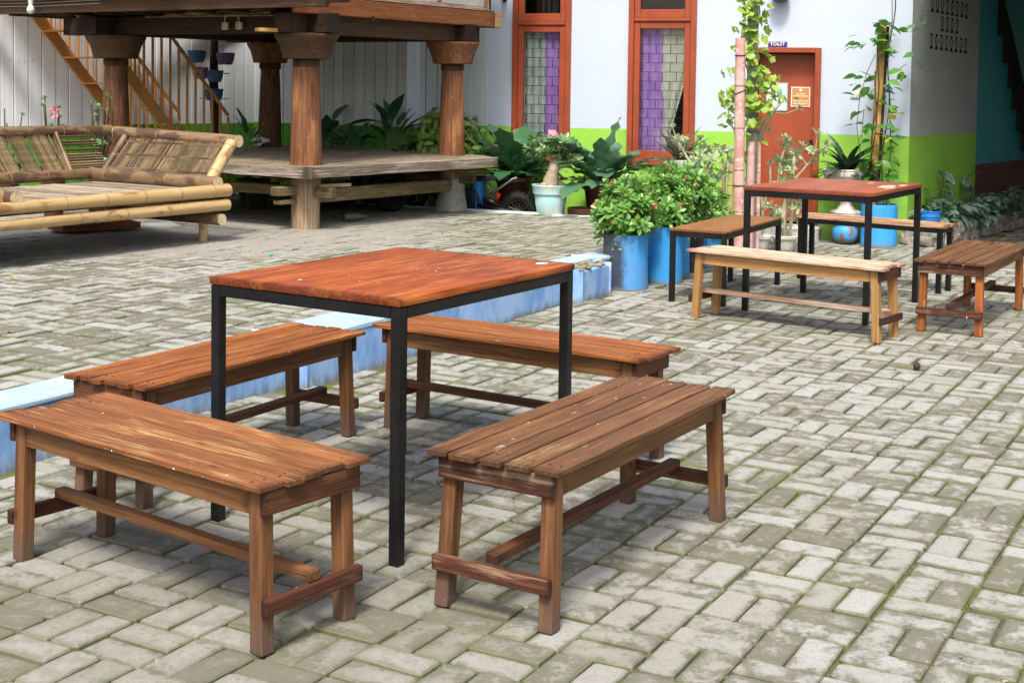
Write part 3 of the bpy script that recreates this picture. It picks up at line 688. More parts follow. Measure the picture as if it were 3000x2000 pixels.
# ================================================================== PLANK WALLS
def plank_wall(label, loc, rz, widths, mat, z0=.10, z1=3.1, th=.022, group=None, nail=(1.62, 1.60)):
    t = thing('plank_wall', label, 'wall', loc, rz)
    x = 0; b0 = MB(); b0.box((sum(widths) / 2, .05, (z0 + z1) / 2), (sum(widths), .03, z1 - z0)); part('backing', b0, DARKIN, t)
    cache = {}; nb = MB()
    for w_ in widths:
        k = round(w_, 3)
        if k not in cache:
            b = MB(); b.box((0, 0, (z0 + z1) / 2), (w_ - .0085, th, z1 - z0)); cache[k] = b.mesh('plank', .003)
            cache[k].materials.append(mat)
        o = bpy.data.objects.new('plank', cache[k]); COL.objects.link(o); o.parent = t; o.location = (x + w_ / 2, .012 + rnd.uniform(-.003, .003), 0)
        for nz in (1.60, .55):
            for q in (-.3, .3) if w_ > .13 else (0,):
                nb.box((x + w_ / 2 + q * w_ * .7, -.004, nz + rnd.uniform(-.015, .015)), (.006, .006, .008))
        x += w_
    part('nail', nb, plain('nail', (.2, .2, .2)), t); return t
r2 = random.Random(3)
plank_wall('whitewashed plank wall with low green band behind the orange stairs', (-5.75, 12.18, 0), R(47.6), [.142 + r2.uniform(-.006, .006) for _ in range(30)], PL1)
pw2 = plank_wall('grey white plank wall with green band behind the wooden platform', (-2.89, 15.31, 0), R(-31.4), [.140 + r2.uniform(-.004, .004) for _ in range(15)], PL2)
b = MB(); b.box((2.105, .18, 1.6), (.02, .40, 3.0)); part('end_plank', b, PL2, pw2)
plank_wall('narrow pale planks and wide grey panel left of the first window', onwall(-5.40, 0, .035), HA, [.13, .13, .13, .127, .127, .56], PL3)

# ================================================================== BENCHES AND TABLES
def wooden_bench(label, corner, yaw, L, W, H, nsl, gap, mats, along_b=True, rag=.012, splay=.02, group='wooden slat benches', seed=1):
    """corner: nearest seat corner; yaw of the edge running right from it; L length, W width"""
    seat, leg, apr, end, stre, bar_ = mats; rr = random.Random(seed)
    ca, sa = math.cos(yaw), math.sin(yaw)
    lx, ly = (L, W) if along_b else (W, L)
    cx = corner[0] + ca * lx / 2 - sa * ly / 2; cy = corner[1] + sa * lx / 2 + ca * ly / 2
    t = thing('bench', label, 'bench', (cx, cy, 0), yaw if along_b else yaw + math.pi / 2, group)
    th = .017; x1 = L / 2 - .045; y1 = W / 2 - .03
    ws = [1 + rr.uniform(-.18, .18) for _ in range(nsl)]; tot = sum(ws); y = -W / 2
    for i, q in enumerate(ws):
        w_ = q / tot * (W - gap * (nsl - 1)); b = MB(); e0, e1 = rr.uniform(-rag, rag), rr.uniform(-rag, rag)
        ln = L + e0 - e1; nx = 10; vs = []; fs = []
        for k in range(nx + 1):
            x = -ln / 2 + ln * k / nx; j = rr.gauss(0, .0013); j2 = rr.gauss(0, .0013); jz = rr.gauss(0, .0008)
            vs += [(x, -w_ / 2 + j, -th / 2), (x, w_ / 2 + j2, -th / 2), (x, w_ / 2 + j2, th / 2 + jz), (x, -w_ / 2 + j, th / 2 + jz)]
        for k in range(nx):
            a = k * 4; fs += [(a + m_, a + m_ + 4, a + 4 + (m_ + 1) % 4, a + (m_ + 1) % 4)[::-1] for m_ in range(4)]
        fs += [(0, 1, 2, 3)[::-1][::-1], tuple(nx * 4 + m_ for m_ in (3, 2, 1, 0))]
        b.add(vs, fs); me = b.mesh('slat'); bm = bmesh.new(); bm.from_mesh(me); bmesh.ops.recalc_face_normals(bm, faces=bm.faces)
        bmesh.ops.bevel(bm, geom=[e for e in bm.edges if e.calc_face_angle(0) > .8], offset=.0025, segments=1, affect='EDGES', clamp_overlap=True); bm.to_mesh(me); bm.free()
        link('slat', me, seat, t, ((e0 + e1) / 2 * 0 + (e1 + e0) * .5, y + w_ / 2, H - th / 2), (rr.gauss(0, .004), rr.gauss(0, .0015), rr.gauss(0, .0012))); y += w_ + gap
    nb = MB()
    for sx in (-1, 1):
        y = -W / 2
        for q in ws:
            w_ = q / tot * (W - gap * (nsl - 1))
            for f_ in (.28, .72): nb.box((sx * (L / 2 - .062 + rr.uniform(-.008, .008)), y + w_ * f_, H - .0005), (.0045, .0045, .003))
            y += w_ + gap
    tag(part('nail_heads', nb, DARKIN, t), kind='stuff')
    lt = H - th - .001; lw, ld = .047, .043
    for sx in (-1, 1):
        for sy in (-1, 1):
            b = MB(); tx, ty = sx * (x1 - lw / 2), sy * (y1 - ld / 2); bx, by = tx + sx * splay, ty + sy * splay * .4
            vs = [(bx + a * lw / 2, by + c * ld / 2, 0) for a, c in ((-1, -1), (1, -1), (1, 1), (-1, 1))] + [(tx + a * lw / 2, ty + c * ld / 2, lt) for a, c in ((-1, -1), (1, -1), (1, 1), (-1, 1))]
            b.add([(v[0] - tx, v[1] - ty, v[2]) for v in vs], [(0, 3, 2, 1), (4, 5, 6, 7), (0, 1, 5, 4), (1, 2, 6, 5), (2, 3, 7, 6), (3, 0, 4, 7)])
            bb = MB(); bb.v = [(z, yy, -x) for x, yy, z in b.v]; bb.f = b.f                       # grain runs along the leg
            part('leg', bb, leg, t, (tx, ty, 0), (0, -math.pi / 2, 0), bevel=.003)
    for sy in (-1, 1):
        b = MB(); b.box((0, 0, 0), (2 * (x1 - lw) + .004, .026, .068)); part('apron', b, apr, t, (0, sy * (y1 - .016), lt - .036), bevel=.002)
    for sx in (-1, 1):
        b = MB(); b.box((0, 0, 0), (2 * y1 + .012, .022, .060)); part('end_apron', b, end, t, (sx * (x1 + .012), 0, lt - .032), (0, 0, math.pi / 2), bevel=.002)
        b = MB(); b.box((0, 0, 0), (2 * y1 + .018, .024, .043)); part('end_rail', b, stre, t, (sx * (x1 + splay * .72 + .0135), 0, .128), (0, 0, math.pi / 2), bevel=.003)
    b = MB(); b.box((0, 0, 0), (2 * x1 + .05, .040, .028)); part('stretcher', b, bar_, t, (0, rr.gauss(0, .008), .1655), (0, 0, rr.gauss(0, .01)), bevel=.003)
    return t
A1 = (W_front, W_leg, W_apron, W_dark, W_red, W_apron)
B1 = (W_dull, W_leg, W_apron, W_red, W_red, W_dark)
C1 = (W_orange, W_leg, W_apron, W_dark, W_dark, W_dark)
wooden_bench('slatted bench with worn tight orange brown slats at the front left', (-.599, 3.328), R(52.2), 1.169, .386, .44, 5, .0035, A1, False, .02, .012, seed=2)
wooden_bench('slatted bench with open gaps and dark red end rails at the front right', (.128, 3.510), R(58.1), 1.19, .415, .439, 5, .011, B1, True, .012, .03, seed=9)
wooden_bench('bright orange bench standing against the blue kerb', (-1.210, 4.489), R(60), 1.237, .375, .426, 6, .008, C1, True, .012, .02, seed=4)
wooden_bench('orange slatted bench on the far side of the near table', (.479, 4.999), R(57.1), 1.244, .316, .437, 5, .006, C1, False, .015, .012, seed=5)
t = wooden_bench('pale yellow bench with bleached slats before the far table', (2.096, 7.661), R(51.4), 1.286, .328, .433, 4, .005, (W_bleach, W_pale, W_pale, W_red, W_red, W_bleach), False, .02, .02, seed=6)
wooden_bench('worn brown bench with red end apron at the right edge', (2.759, 7.899), R(58.8), 1.274, .427, .434, 6, .009, (W_dull, W_orange, W_apron, W_red, W_red, W_dark), True, .01, .012, seed=7)

def steel_table(label, corner, yaw, A, Bd, H, mat, cat='table', name='table', th=.026, tube=.036, group=None, slats=0, round_=.006):
    ca, sa = math.cos(yaw), math.sin(yaw)
    t = thing(name, label, cat, (corner[0] + ca * Bd / 2 - sa * A / 2, corner[1] + sa * Bd / 2 + ca * A / 2, 0), yaw, group)
    if not slats:
        b = MB(); b.box((0, 0, H - th / 2), (Bd, A, th)); part('tabletop' if cat == 'table' else 'seat', b, mat, t, bevel=round_, seg=2, smooth=True)
    else:
        w_ = (A - .006 * (slats - 1)) / slats
        for i in range(slats):
            b = MB(); b.box((0, 0, 0), (Bd, w_, th)); part('slat', b, mat, t, (rnd.uniform(-.008, .008), -A / 2 + w_ / 2 + i * (w_ + .006), H - th / 2), bevel=.003)
    zf = H - th - .001
    for sy in (-1, 1):
        b = MB(); b.box((0, sy * (A / 2 - tube / 2 - .004), zf - tube / 2), (Bd - 2 * tube - .012, tube, tube)); part('frame_rail', b, BLACK, t, bevel=.002)
    for sx in (-1, 1):
        b = MB(); b.box((sx * (Bd / 2 - tube / 2 - .004), 0, zf - tube / 2), (tube, A - 2 * tube - .012, tube)); part('frame_rail', b, BLACK, t, bevel=.002)
        for sy in (-1, 1):
            b = MB(); b.box((0, 0, zf / 2), (tube, tube, zf)); part('leg', b, BLACK, t, (sx * (Bd / 2 - tube / 2 - .004), sy * (A / 2 - tube / 2 - .004), 0), bevel=.0025)
    return t
tn = steel_table('reddish wooden table on a black steel frame in the foreground', (-.323, 4.013), R(57.3), .781, 1.026, .806, T_near, group='black framed tables')
steel_table('faded reddish table on a black steel frame at the far right', (2.186, 8.304), R(57.5), .834, 1.083, .809, T_far, group='black framed tables')
steel_table('smooth brown board bench on black steel legs beside the blue drums', (1.408, 8.926), R(61.6), .401, 1.21, .494, T_small, 'bench', 'bench', .018, .034, 'black framed benches')
steel_table('slatted bench on black steel legs behind the far table', (3.038, 9.629), R(51.5), 1.118, .229, .486, W_rear, 'bench', 'bench', .024, .034, 'black framed benches')
# that last one is long along its a side: turn its slats to run lengthways
t2 = [o for o in bpy.data.objects if o.get('label', '').startswith('faded reddish')][0]
b = MB(); rp = random.Random(3)
for x, y, r0 in ((.08, -.33, .10), (.22, -.37, .06), (.30, -.14, .035), (-.05, -.38, .05)):
    b.add([(x + r0 * 1.5 * math.cos(a) * rp.uniform(.7, 1.3), max(-.41, y + r0 * .5 * math.sin(a) * rp.uniform(.7, 1.3)), .8102) for a in [k * .42 for k in range(15)]], [tuple(range(15))])
tag(part('worn_patch', b, plain('bare_board', (.62, .47, .33), (.5, .33, .2), 12, .5), t2), kind='stuff')
def fix_rear():
    t = [o for o in bpy.data.objects if o.get('label', '').startswith('slatted bench on black steel')][0]
    w_ = (.229 - .012) / 3
    old = [o for o in t.children if o.name.startswith('seat')]
    for o in old: bpy.data.objects.remove(o)
    for i in range(3):
        b = MB(); b.box((0, 0, 0), (1.135 + rnd.uniform(-.02, .02), w_ - .004, .026)); part('slat', b, W_rear, t, (-.229 / 2 + w_ / 2 + i * (w_ + .006), 0, .473), (0, 0, math.pi / 2), bevel=.003)
fix_rear()
# chips of paint and a smear on the near table top
b = MB()
for i in range(26):
    x, y = rnd.gauss(.0, .12), rnd.gauss(-.10, .06); r0 = rnd.uniform(.0015, .004)
    b.add([(x + r0 * math.cos(a) * rnd.uniform(.6, 1.6), y + r0 * math.sin(a), .8072) for a in [k * 1.05 for k in range(6)]], [tuple(range(6))])
for x, y, r0 in ((.43, -.30, .03), (-.40, .10, .010)):
    b.add([(x + r0 * math.cos(a) * rnd.uniform(.8, 1.5), y + r0 * .6 * math.sin(a), .8074) for a in [k * .52 for k in range(12)]], [tuple(range(12))])
tag(part('paint_chip', b, plain('chip_white', (.75, .72, .66)), tn), kind='stuff')

# ================================================================== PAVILION ON FOUR ROUND POSTS
PO = Vector((-1.70, 11.3, 0)); PA = R(57.5); pe1 = Vector((math.cos(PA), math.sin(PA), 0)); pe2 = Vector((-math.sin(PA), math.cos(PA), 0))
pav = thing('pavilion', 'raised timber pavilion with a weathered bench platform and flared round posts', 'pavilion', (PO.x, PO.y, TZ), PA)
def Z(z): return z - TZ
prof = [(.120, -.02), (.118, .10), (.119, .30), (.128, .46), (.131, .56), (.126, .80), (.114, 1.15), (.101, 1.40)]
cap = [(.186, 1.395), (.193, 1.40), (.203, 1.44), (.225, 1.515), (.262, 1.575), (.266, 1.592), (.262, 1.602)]
for i, (x, y) in enumerate(((0, 0), (2.12, .02), (2.06, 2.29), (0, 2.28))):
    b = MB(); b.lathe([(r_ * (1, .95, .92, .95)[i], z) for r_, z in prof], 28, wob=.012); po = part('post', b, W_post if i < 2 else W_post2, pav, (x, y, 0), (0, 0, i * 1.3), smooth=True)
    b = MB(); b.lathe([(r_ * (1.0, .97, .9, 1.02)[i], z) for r_, z in cap], 28); part('capital', b, W_brown if i in (0, 3) else W_post, po, smooth=True)
    b = MB(); b.lathe([(.106, 1.33), (.112, 1.345), (.112, 1.385), (.106, 1.394)], 28); part('collar', b, W_brown, po, smooth=True)
    if i == 1:
        b = MB(); b.lathe([(.16, -.03), (.15, .05), (.128, .16), (.122, .30)], 24, wob=.05); part('cement_foot', b, CONC, po, smooth=True)
zt = Z(.748)
edges = [-.30, .02, .36, .72, 1.08, 1.44, 1.80, 2.16, 2.55]
def ylow(x): return -.25 - .29 * (x + .27) / 2.62
for i in range(8):
    y0, y1 = edges[i], edges[i + 1] - .004; b = MB()
    x0, x1 = -.25, 2.36
    lo = (lambda x: ylow(x) + .045) if i == 0 else (lambda x: y0)
    xr = lambda y: min(2.46, 2.05 + .62 * (y + .54)); vs = [(x0, lo(x0), zt - .03), (xr(lo(2.1)), lo(xr(lo(2.1))), zt - .03), (xr(y1), y1, zt - .03), (x0, y1, zt - .03)]
    b.add(vs + [(a, c, zt + rnd.uniform(-.0, .002)) for a, c, _ in vs], [(0, 3, 2, 1), (4, 5, 6, 7), (0, 1, 5, 4), (1, 2, 6, 5), (2, 3, 7, 6), (3, 0, 4, 7)])
    part('platform_board', b, W_plat, pav, bevel=.002)
def edge(p, q, name='edge_board', mat=W_platedge, h=.088, th=.05, z=None):
    p, q = Vector(p), Vector(q); d = q - p; b = MB(); nx = 12; vs = []; fs = []; L_ = d.length
    for k in range(nx + 1):
        x = -L_ / 2 + L_ * k / nx; j = rnd.gauss(0, .003); j2 = rnd.gauss(0, .004)
        vs += [(x, -th / 2 + j2, -h / 2 + j), (x, th / 2, -h / 2 + j), (x, th / 2, h / 2), (x, -th / 2 + j2 * .4, h / 2)]
    for k in range(nx):
        a = k * 4; fs += [(a + m_, a + m_ + 4, a + 4 + (m_ + 1) % 4, a + (m_ + 1) % 4)[::-1] for m_ in range(4)]
    fs += [(0, 1, 2, 3), tuple(nx * 4 + m_ for m_ in (3, 2, 1, 0))]
    b.add(vs, fs); c = (p + q) / 2
    me = b.mesh(name, .004); return link(name, me, mat, pav, (c.x, c.y, (zt - h / 2 + .003) if z is None else z), (0, 0, math.atan2(d.y, d.x)))
edge((-.245, ylow(-.27)), (2.08, ylow(2.08)))
edge((-.277, 2.56), (-.277, -.235)); edge((2.50, 2.56), (2.50, .16)); edge((2.49, .17), (2.105, ylow(2.1) + .03))
def pbeam(name, p, q, wd, h, mat, bev=.004):
    p, q = Vector(p), Vector(q); b = MB(); b.box((0, 0, 0), ((q - p).length, wd, h)); c = (p + q) / 2
    return link(name, b.mesh(name, bev), mat, pav, c, lookrot(q - p))
pbeam('platform_joist', (-.22, .16, zt - .085), (2.3, .16, zt - .085), .06, .10, W_rail); pbeam('platform_joist', (-.22, 2.1, zt - .085), (2.3, 2.1, zt - .085), .06, .10, W_rail)
pbeam('platform_joist', (.17, -.15, zt - .087), (.17, 2.5, zt - .087), .06, .095, W_brown); pbeam('platform_joist', (1.95, -.30, zt - .087), (1.95, 2.5, zt - .087), .06, .095, W_rail)
pbeam('lower_rail', (-.02, -.06, Z(.495)), (2.2, -.02, Z(.47)), .07, .115, W_rail, .006)
pbeam('lower_rail', (-.0, -.30, Z(.53)), (-.0, 2.5, Z(.53)), .07, .085, W_rail, .006)
pbeam('lower_rail', (2.12, -.25, Z(.53)), (2.12, 2.5, Z(.53)), .07, .085, W_rail, .006)
pbeam('tenon_block', (-.35, .03, Z(.545)), (.0, .03, Z(.545)), .09, .075, W_rail, .008); pbeam('tenon_block', (-.32, .03, Z(.455)), (.0, .03, Z(.455)), .08, .035, W_rail, .006)
pbeam('tenon_block', (.0, -.02, Z(.655)), (.36, -.16, Z(.655)), .07, .07, W_brown, .008); pbeam('tenon_block', (.05, -.05, Z(.575)), (.37, -.17, Z(.575)), .04, .028, W_bleach, .003)
pbeam('tenon_block', (2.0, -.12, Z(.60)), (2.16, -.34, Z(.60)), .07, .06, W_rail, .008)
# upper frame
pbeam('ring_beam', (-.30, 0, Z(1.908)), (2.43, 0, Z(1.908)), .16, .155, W_brown); pbeam('ring_beam', (0, -.28, Z(1.914)), (0, 2.90, Z(1.914)), .165, .16, W_beam)
pbeam('ring_beam', (-.3, 2.28, Z(1.908)), (2.43, 2.28, Z(1.908)), .16, .155, W_beam); pbeam('ring_beam', (2.1, -.2, Z(1.914)), (2.1, 2.9, Z(1.914)), .165, .16, W_beam)
for i in range(9):
    y = .15 + i * .38; pbeam('floor_joist', (-.43, y, Z(2.05)), (2.5, y, Z(2.05)), .08, .10, W_beam)
b = MB(); b.box((1.05, 1.25, Z(2.12)), (3.05, 2.8, .035)); part('upper_floor', b, W_beam, pav)
pbeam('fascia_board', (-.475, -.62, Z(2.095)), (-.475, 3.8, Z(2.095)), .05, .165, W_brown); pbeam('fascia_board', (-.435, -.80, Z(2.10)), (-.435, 3.7, Z(2.10)), .03, .11, W_beam)
pbeam('fascia_board', (-.56, -.5, Z(2.20)), (-.56, 3.8, Z(2.20)), .04, .10, W_brown)
pbeam('edge_beam', (-.30, -.145, Z(2.054)), (2.52, -.145, Z(2.054)), .10, .142, W_redbeam, .005)
b = MB(); b.box((2.58, -.145, Z(2.052)), (.115, .11, .15)); part('beam_end', b, W_light, pav, bevel=.006)
pbeam('edge_beam', (2.58, -.08, Z(2.054)), (2.58, 3.0, Z(2.054)), .10, .142, W_redbeam, .005)
pbeam('panel_rail', (-.25, -.125, Z(2.152)), (2.46, -.125, Z(2.152)), .04, .05, W_bleach, .003); pbeam('corner_post', (2.49, -.12, Z(2.13)), (2.49, -.12, Z(3.05)), .055, .055, W_light, .003)
for x in (.2, .95, 1.7): pbeam('panel_stile', (x, -.122, Z(2.178)), (x, -.122, Z(3.0)), .03, .03, W_bleach, .002)
b = MB(); b.box((1.1, -.10, Z(2.58)), (2.72, .012, .82)); wv = part('woven_panel', b, WOVEN, pav)
b = MB()
for i in range(60):
    for j in range(9): b.box((-.22 + i * .045, -.108, Z(2.20) + j * .045 + .0225 * (i % 2)), (.034, .004, .030), (0, 0, (-.1, .1)[(i + j) % 2]))
part('weave', b, WOVEN, wv)
pbeam('beam_peg', (.62, -.20, Z(2.0)), (.62, -.20, Z(1.945)), .02, .02, W_beam); pbeam('wedge_board', (-.42, .16, Z(1.846)), (-.06, -.02, Z(1.846)), .10, .03, W_timber)
# roof
b = MB(); x0, x1, y0, y1 = -.62, 2.75, -.45, 2.75; zr = Z(3.05)
vs = [(x0, y0, zr), (x1, y0, zr), (x1, y1, zr), (x0, y1, zr), (1.05, .9, Z(4.0)), (1.05, 1.6, Z(4.0))]
b.add(vs + [(a, c, z - .08) for a, c, z in vs], [(0, 1, 4), (1, 2, 5, 4), (2, 3, 5), (3, 0, 4, 5), (7, 6, 10), (8, 7, 10, 11), (9, 8, 11), (6, 9, 11, 10), (0, 6, 7, 1), (1, 7, 8, 2), (2, 8, 9, 3), (3, 9, 6, 0)])
part('roof', b, plain('roof_tile', (.16, .09, .06)), pav)
b = MB(); b.box((1.1, 2.6, Z(2.6)), (2.9, .03, .9)); b.box((2.5, 1.2, Z(2.6)), (.03, 2.7, .9)); b.box((-.3, 1.2, Z(2.66)), (.03, 2.7, .8)); part('upper_wall', b, W_brown, pav)
def pw(x, y, z): q = PO + pe1 * x + pe2 * y; return (q.x, q.y, z)
# things hung on it
t = thing('light_bulb', 'white light bulb in its holder hanging under the pavilion edge', 'bulb', pw(-.60, 2.70, 2.105), PA)
b = MB(); b.lathe([(.0, -.105), (.02, -.10), (.034, -.08), (.036, -.065), (.03, -.045), (.019, -.025), (.017, -.01)], 16); part('globe', b, plain('bulb_glass', (.62, .60, .56), rough=.2), t, smooth=True)
b = MB(); b.lathe([(.018, -.02), (.022, .0), (.022, .03), (.03, .045), (.03, .10)], 14); part('holder', b, WHITE, t, smooth=True)
b = MB()
for dz in (2.13, 2.105, 2.075): b.tube([tuple(Vector(pw(-.505, 3.75, dz + .01))), tuple(Vector(pw(-.507, 2.7, dz))), tuple(Vector(pw(-.505, 1.9, dz + .01)))], .0045, 6)
o = part('electric_cable', b, plain('cable', (.32, .27, .24))); tag(o, 'thin pale cables strung along the dark pavilion fascia', 'cable')
for k, (y, lab) in enumerate(((.80, 'left one of two pale socket boxes hung on the pavilion beam'), (.64, 'right one of two pale socket boxes hung on the pavilion beam'))):
    t = thing('socket_box', lab, 'socket', pw(-.11, y, 1.895), PA, 'socket boxes on the pavilion beam')
    b = MB(); b.box((-.01, 0, 0), (.03, .056, .062)); part('box', b, plain('socket_cream', (.55, .48, .36)), t, bevel=.003)
    b = MB()
    for q in range(3): b.box((-.027, 0, -.016 + q * .016), (.004, .034, .005))
    part('slot', b, DARKIN, t)
    b = MB(); b.tube([(-.015, 0, .03), (-.015, 0, .07), (-.012, -.05 if k == 0 else .05, .098), (-.01, -.08 if k == 0 else .08, .09)], .005, 6); part('cord', b, plain('cord', (.4, .36, .3)), t)
o = MB()
for i in range(4): o.tube([pw(-.12 - .012 * i, .22 + .05 * i, 1.978 + .022 * (i % 3)), pw(-.13 - .012 * i, 1.75 - .25 * i, 1.985 + .012 * (i % 3))], .009, 7)
tag(part('bamboo_sticks', o, BAMD), 'thin bamboo sticks tucked on top of the dark pavilion beam', 'sticks')
t = thing('banner', 'small blue and red banner strip under the pavilion eave at the top edge', 'banner', pw(-.62, 1.05, 2.165), PA)
b = MB(); b.box((0, .13, .1), (.006, .14, .2)); part('blue_field', b, plain('banner_blue', (.08, .05, .5)), t); b = MB(); b.box((0, -.05, .1), (.006, .215, .2)); part('red_field', b, plain('banner_red', (.75, .03, .03)), t)

# ================================================================== ORANGE STEEL STAIR
wd1 = Vector((math.cos(R(47.6)), math.sin(R(47.6)), 0)); wn1 = Vector((wd1.y, -wd1.x, 0))
st = thing('outdoor_stair', 'orange steel stair with thin balusters climbing along the plank wall', 'stair', (-5, 13, 0), R(47.6))
sl_ = -1.155
def zs(x): return 1.148 + (x - 1.244) * sl_
for y in (-.10, -.93):
    b = MB(); b.bar((2.04, y, zs(2.04)), (-.35, y, zs(-.35)), .03, .115, (0, 1, 0)); b = MB(); p, q = Vector((2.04, y, zs(2.04))), Vector((-.35, y, zs(-.35)))
    b.box((0, 0, 0), ((q - p).length, .03, .115)); link('stringer', b.mesh('stringer', .003), STEEL, st, (p + q) / 2, lookrot(q - p))
tm = MB(); tm.box((0, 0, 0), (.20, .80, .014)); tme = tm.mesh('tread'); tme.materials.append(STEEL)
for i in range(10):
    x = 1.93 - i * .2165
    o = bpy.data.objects.new('tread', tme); COL.objects.link(o); o.parent = st; o.location = (x - .02, -.515, zs(x) + .03)
hr = .92
for y in (-.085, -.945):
    xb = 2.10; p, q = Vector((xb, y, zs(xb) + hr)), Vector((-.35, y, zs(-.35) + hr)); b = MB(); b.box((0, 0, 0), ((q - p).length, .026, .03)); link('handrail', b.mesh('handrail', .003), STEEL, st, (p + q) / 2, lookrot(q - p))
    bl = MB(); bl.box((0, 0, hr / 2), (.019, .019, hr - .03)); ble = bl.mesh('baluster'); ble.materials.append(STEEL)
    for i in range(23):
        x = xb - i * .098
        o = bpy.data.objects.new('baluster', ble); COL.objects.link(o); o.parent = st; o.location = (x, y, zs(x))

# ================================================================== BAMBOO DAYBED
SO = Vector((-2.335, 10.306, TZ)); SAz = R(58)
sofa = thing('bamboo_daybed', 'large bamboo daybed with slatted leaning back and arms beside the pavilion', 'daybed', SO, SAz)
def bam(p, q, r_, mat=BAM, name='pole', parent=None, nodes=True, ends=True, sp=.34, taper=0):
    p, q = Vector(p), Vector(q); L_ = (q - p).length; pts = []; rad = []; k = max(2, int(L_ / .085))
    nd = [sp * .5 + i * sp for i in range(int(L_ / sp) + 1) if sp * .5 + i * sp < L_ - .03]
    xs = sorted([L_ * i / k for i in range(k + 1)] + [n_ + e for n_ in nd for e in (-.012, 0, .012)])
    for x in xs:
        b_ = 1 + .035 * max(0, 1 - min([abs(x - n_) for n_ in nd] + [9]) / .02) + .012 * math.sin(x * 3 + r_ * 90)
        pts.append((x - L_ / 2, .004 * math.sin(x * 2.3 + r_ * 50), 0)); rad.append(r_ * b_ * (1 - taper * x / L_))
    b = MB(); b.tube(pts, rad, 14, cap=False)
    o = part(name, b, mat, parent or sofa, (p + q) / 2, lookrot(q - p), smooth='all')
    if nodes and nd:
        for n_ in nd:
            b = MB(); b.tube([(-.004, 0, 0), (.004, 0, 0)], r_ * 1.045, 14, cap=False); o2 = part('node_ring', b, NODE, o, (n_ - L_ / 2, 0, 0)); o2.scale = (1, 1 - taper * n_ / L_, 1 - taper * n_ / L_)
    if ends:
        for s_ in (-1, 1):
            b = MB(); b.tube([(s_ * -.004, 0, 0), (s_ * .002, 0, 0)], r_ * .97, 14); part('cut_end', b, BAMEND, o, (s_ * L_ / 2, 0, 0))
    return o
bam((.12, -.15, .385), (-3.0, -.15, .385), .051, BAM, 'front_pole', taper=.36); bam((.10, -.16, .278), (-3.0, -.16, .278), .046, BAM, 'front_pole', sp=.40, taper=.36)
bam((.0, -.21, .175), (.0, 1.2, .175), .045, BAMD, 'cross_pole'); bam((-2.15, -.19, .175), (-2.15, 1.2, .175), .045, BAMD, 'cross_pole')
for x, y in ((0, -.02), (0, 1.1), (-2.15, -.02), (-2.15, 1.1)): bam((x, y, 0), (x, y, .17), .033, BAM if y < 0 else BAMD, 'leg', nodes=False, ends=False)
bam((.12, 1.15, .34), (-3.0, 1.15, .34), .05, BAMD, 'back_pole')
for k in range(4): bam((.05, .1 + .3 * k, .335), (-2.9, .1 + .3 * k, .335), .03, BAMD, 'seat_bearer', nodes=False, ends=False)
b = MB(); sd_ = random.Random(2)
for i in range(105):
    x = .06 - i * .028; b.box((x, .50, .392 + sd_.uniform(-.002, .003)), (.0255, 1.25, .010), (0, sd_.gauss(0, .03), 0))
tag(part('seat_strips', b, BAMSEAT, sofa, bevel=0), kind='stuff')
def arm(x, s_, front=True):
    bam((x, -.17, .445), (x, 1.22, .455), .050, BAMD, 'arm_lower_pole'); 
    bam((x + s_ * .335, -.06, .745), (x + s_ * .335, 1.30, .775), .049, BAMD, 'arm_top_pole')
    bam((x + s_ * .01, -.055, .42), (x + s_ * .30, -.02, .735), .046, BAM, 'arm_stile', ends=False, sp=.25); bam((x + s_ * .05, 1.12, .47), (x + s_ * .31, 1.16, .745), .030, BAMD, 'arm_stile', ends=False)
    b = MB(); nsl = 46
    for i in range(nsl):
        y = .03 + i * 1.07 / nsl; j = sd_.gauss(0, .003)
        b.bar((x + s_ * .055 + j, y, .475), (x + s_ * .315 + j, y + .01, .745), .0125, .008, (0, 1, 0))
    tag(part('arm_slats', b, BAMS, sofa), kind='stuff')
    for f_ in (.12, .5, .86):
        b = MB(); b.box((0, 0, 0), (1.10, .012, .014)); part('slat_binder', b, BAMD, sofa, (x + s_ * (.045 + .26 * f_), .56, .475 + .27 * f_), (0, 0, math.pi / 2))
arm(0, 1); arm(-1.80, -1)
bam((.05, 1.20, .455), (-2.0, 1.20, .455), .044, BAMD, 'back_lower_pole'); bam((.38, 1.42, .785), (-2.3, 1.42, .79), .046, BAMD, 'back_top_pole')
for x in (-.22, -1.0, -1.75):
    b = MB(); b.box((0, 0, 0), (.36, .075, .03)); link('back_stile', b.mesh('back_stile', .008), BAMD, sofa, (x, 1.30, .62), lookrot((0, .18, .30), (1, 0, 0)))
b = MB()
for i in range(72):
    x = -.27 - i * .0205
    if sd_.random() < .93: b.bar((x + .05, 1.235, .475), (x - .012, 1.395, .77), .013, .007, (1, 0, 0))
tag(part('back_slats', b, BAMS, sofa), kind='stuff')
b = MB()
for i in range(15):
    f_ = i / 14
    if i not in (7, 9, 12): b.box((-.02, 1.235 + .16 * f_, .48 + .285 * f_), (.40, .008, .0185), (R(28), 0, 0))
tag(part('corner_slats', b, BAMS, sofa), kind='stuff')
def sw(x, y, z): q = SO + Vector((math.cos(SAz), math.sin(SAz), 0)) * x + Vector((-math.sin(SAz), math.cos(SAz), 0)) * y; return (q.x, q.y, TZ + z)
t = thing('wooden_tray', 'reddish wooden tray lying on the ground under the daybed', 'tray', (-3.32, 10.88, TZ), R(40))
b = MB(); b.box((0, 0, .03), (.62, .30, .015)); part('tray_base', b, W_orange, t, bevel=.002)
for s_ in (-1, 1):
    b = MB(); b.box((0, s_ * .15, .045), (.64, .016, .05)); part('tray_side', b, W_orange, t, bevel=.002); b = MB(); b.box((s_ * .312, 0, .045), (.016, .282, .05)); part('tray_end', b, W_orange, t, bevel=.002)
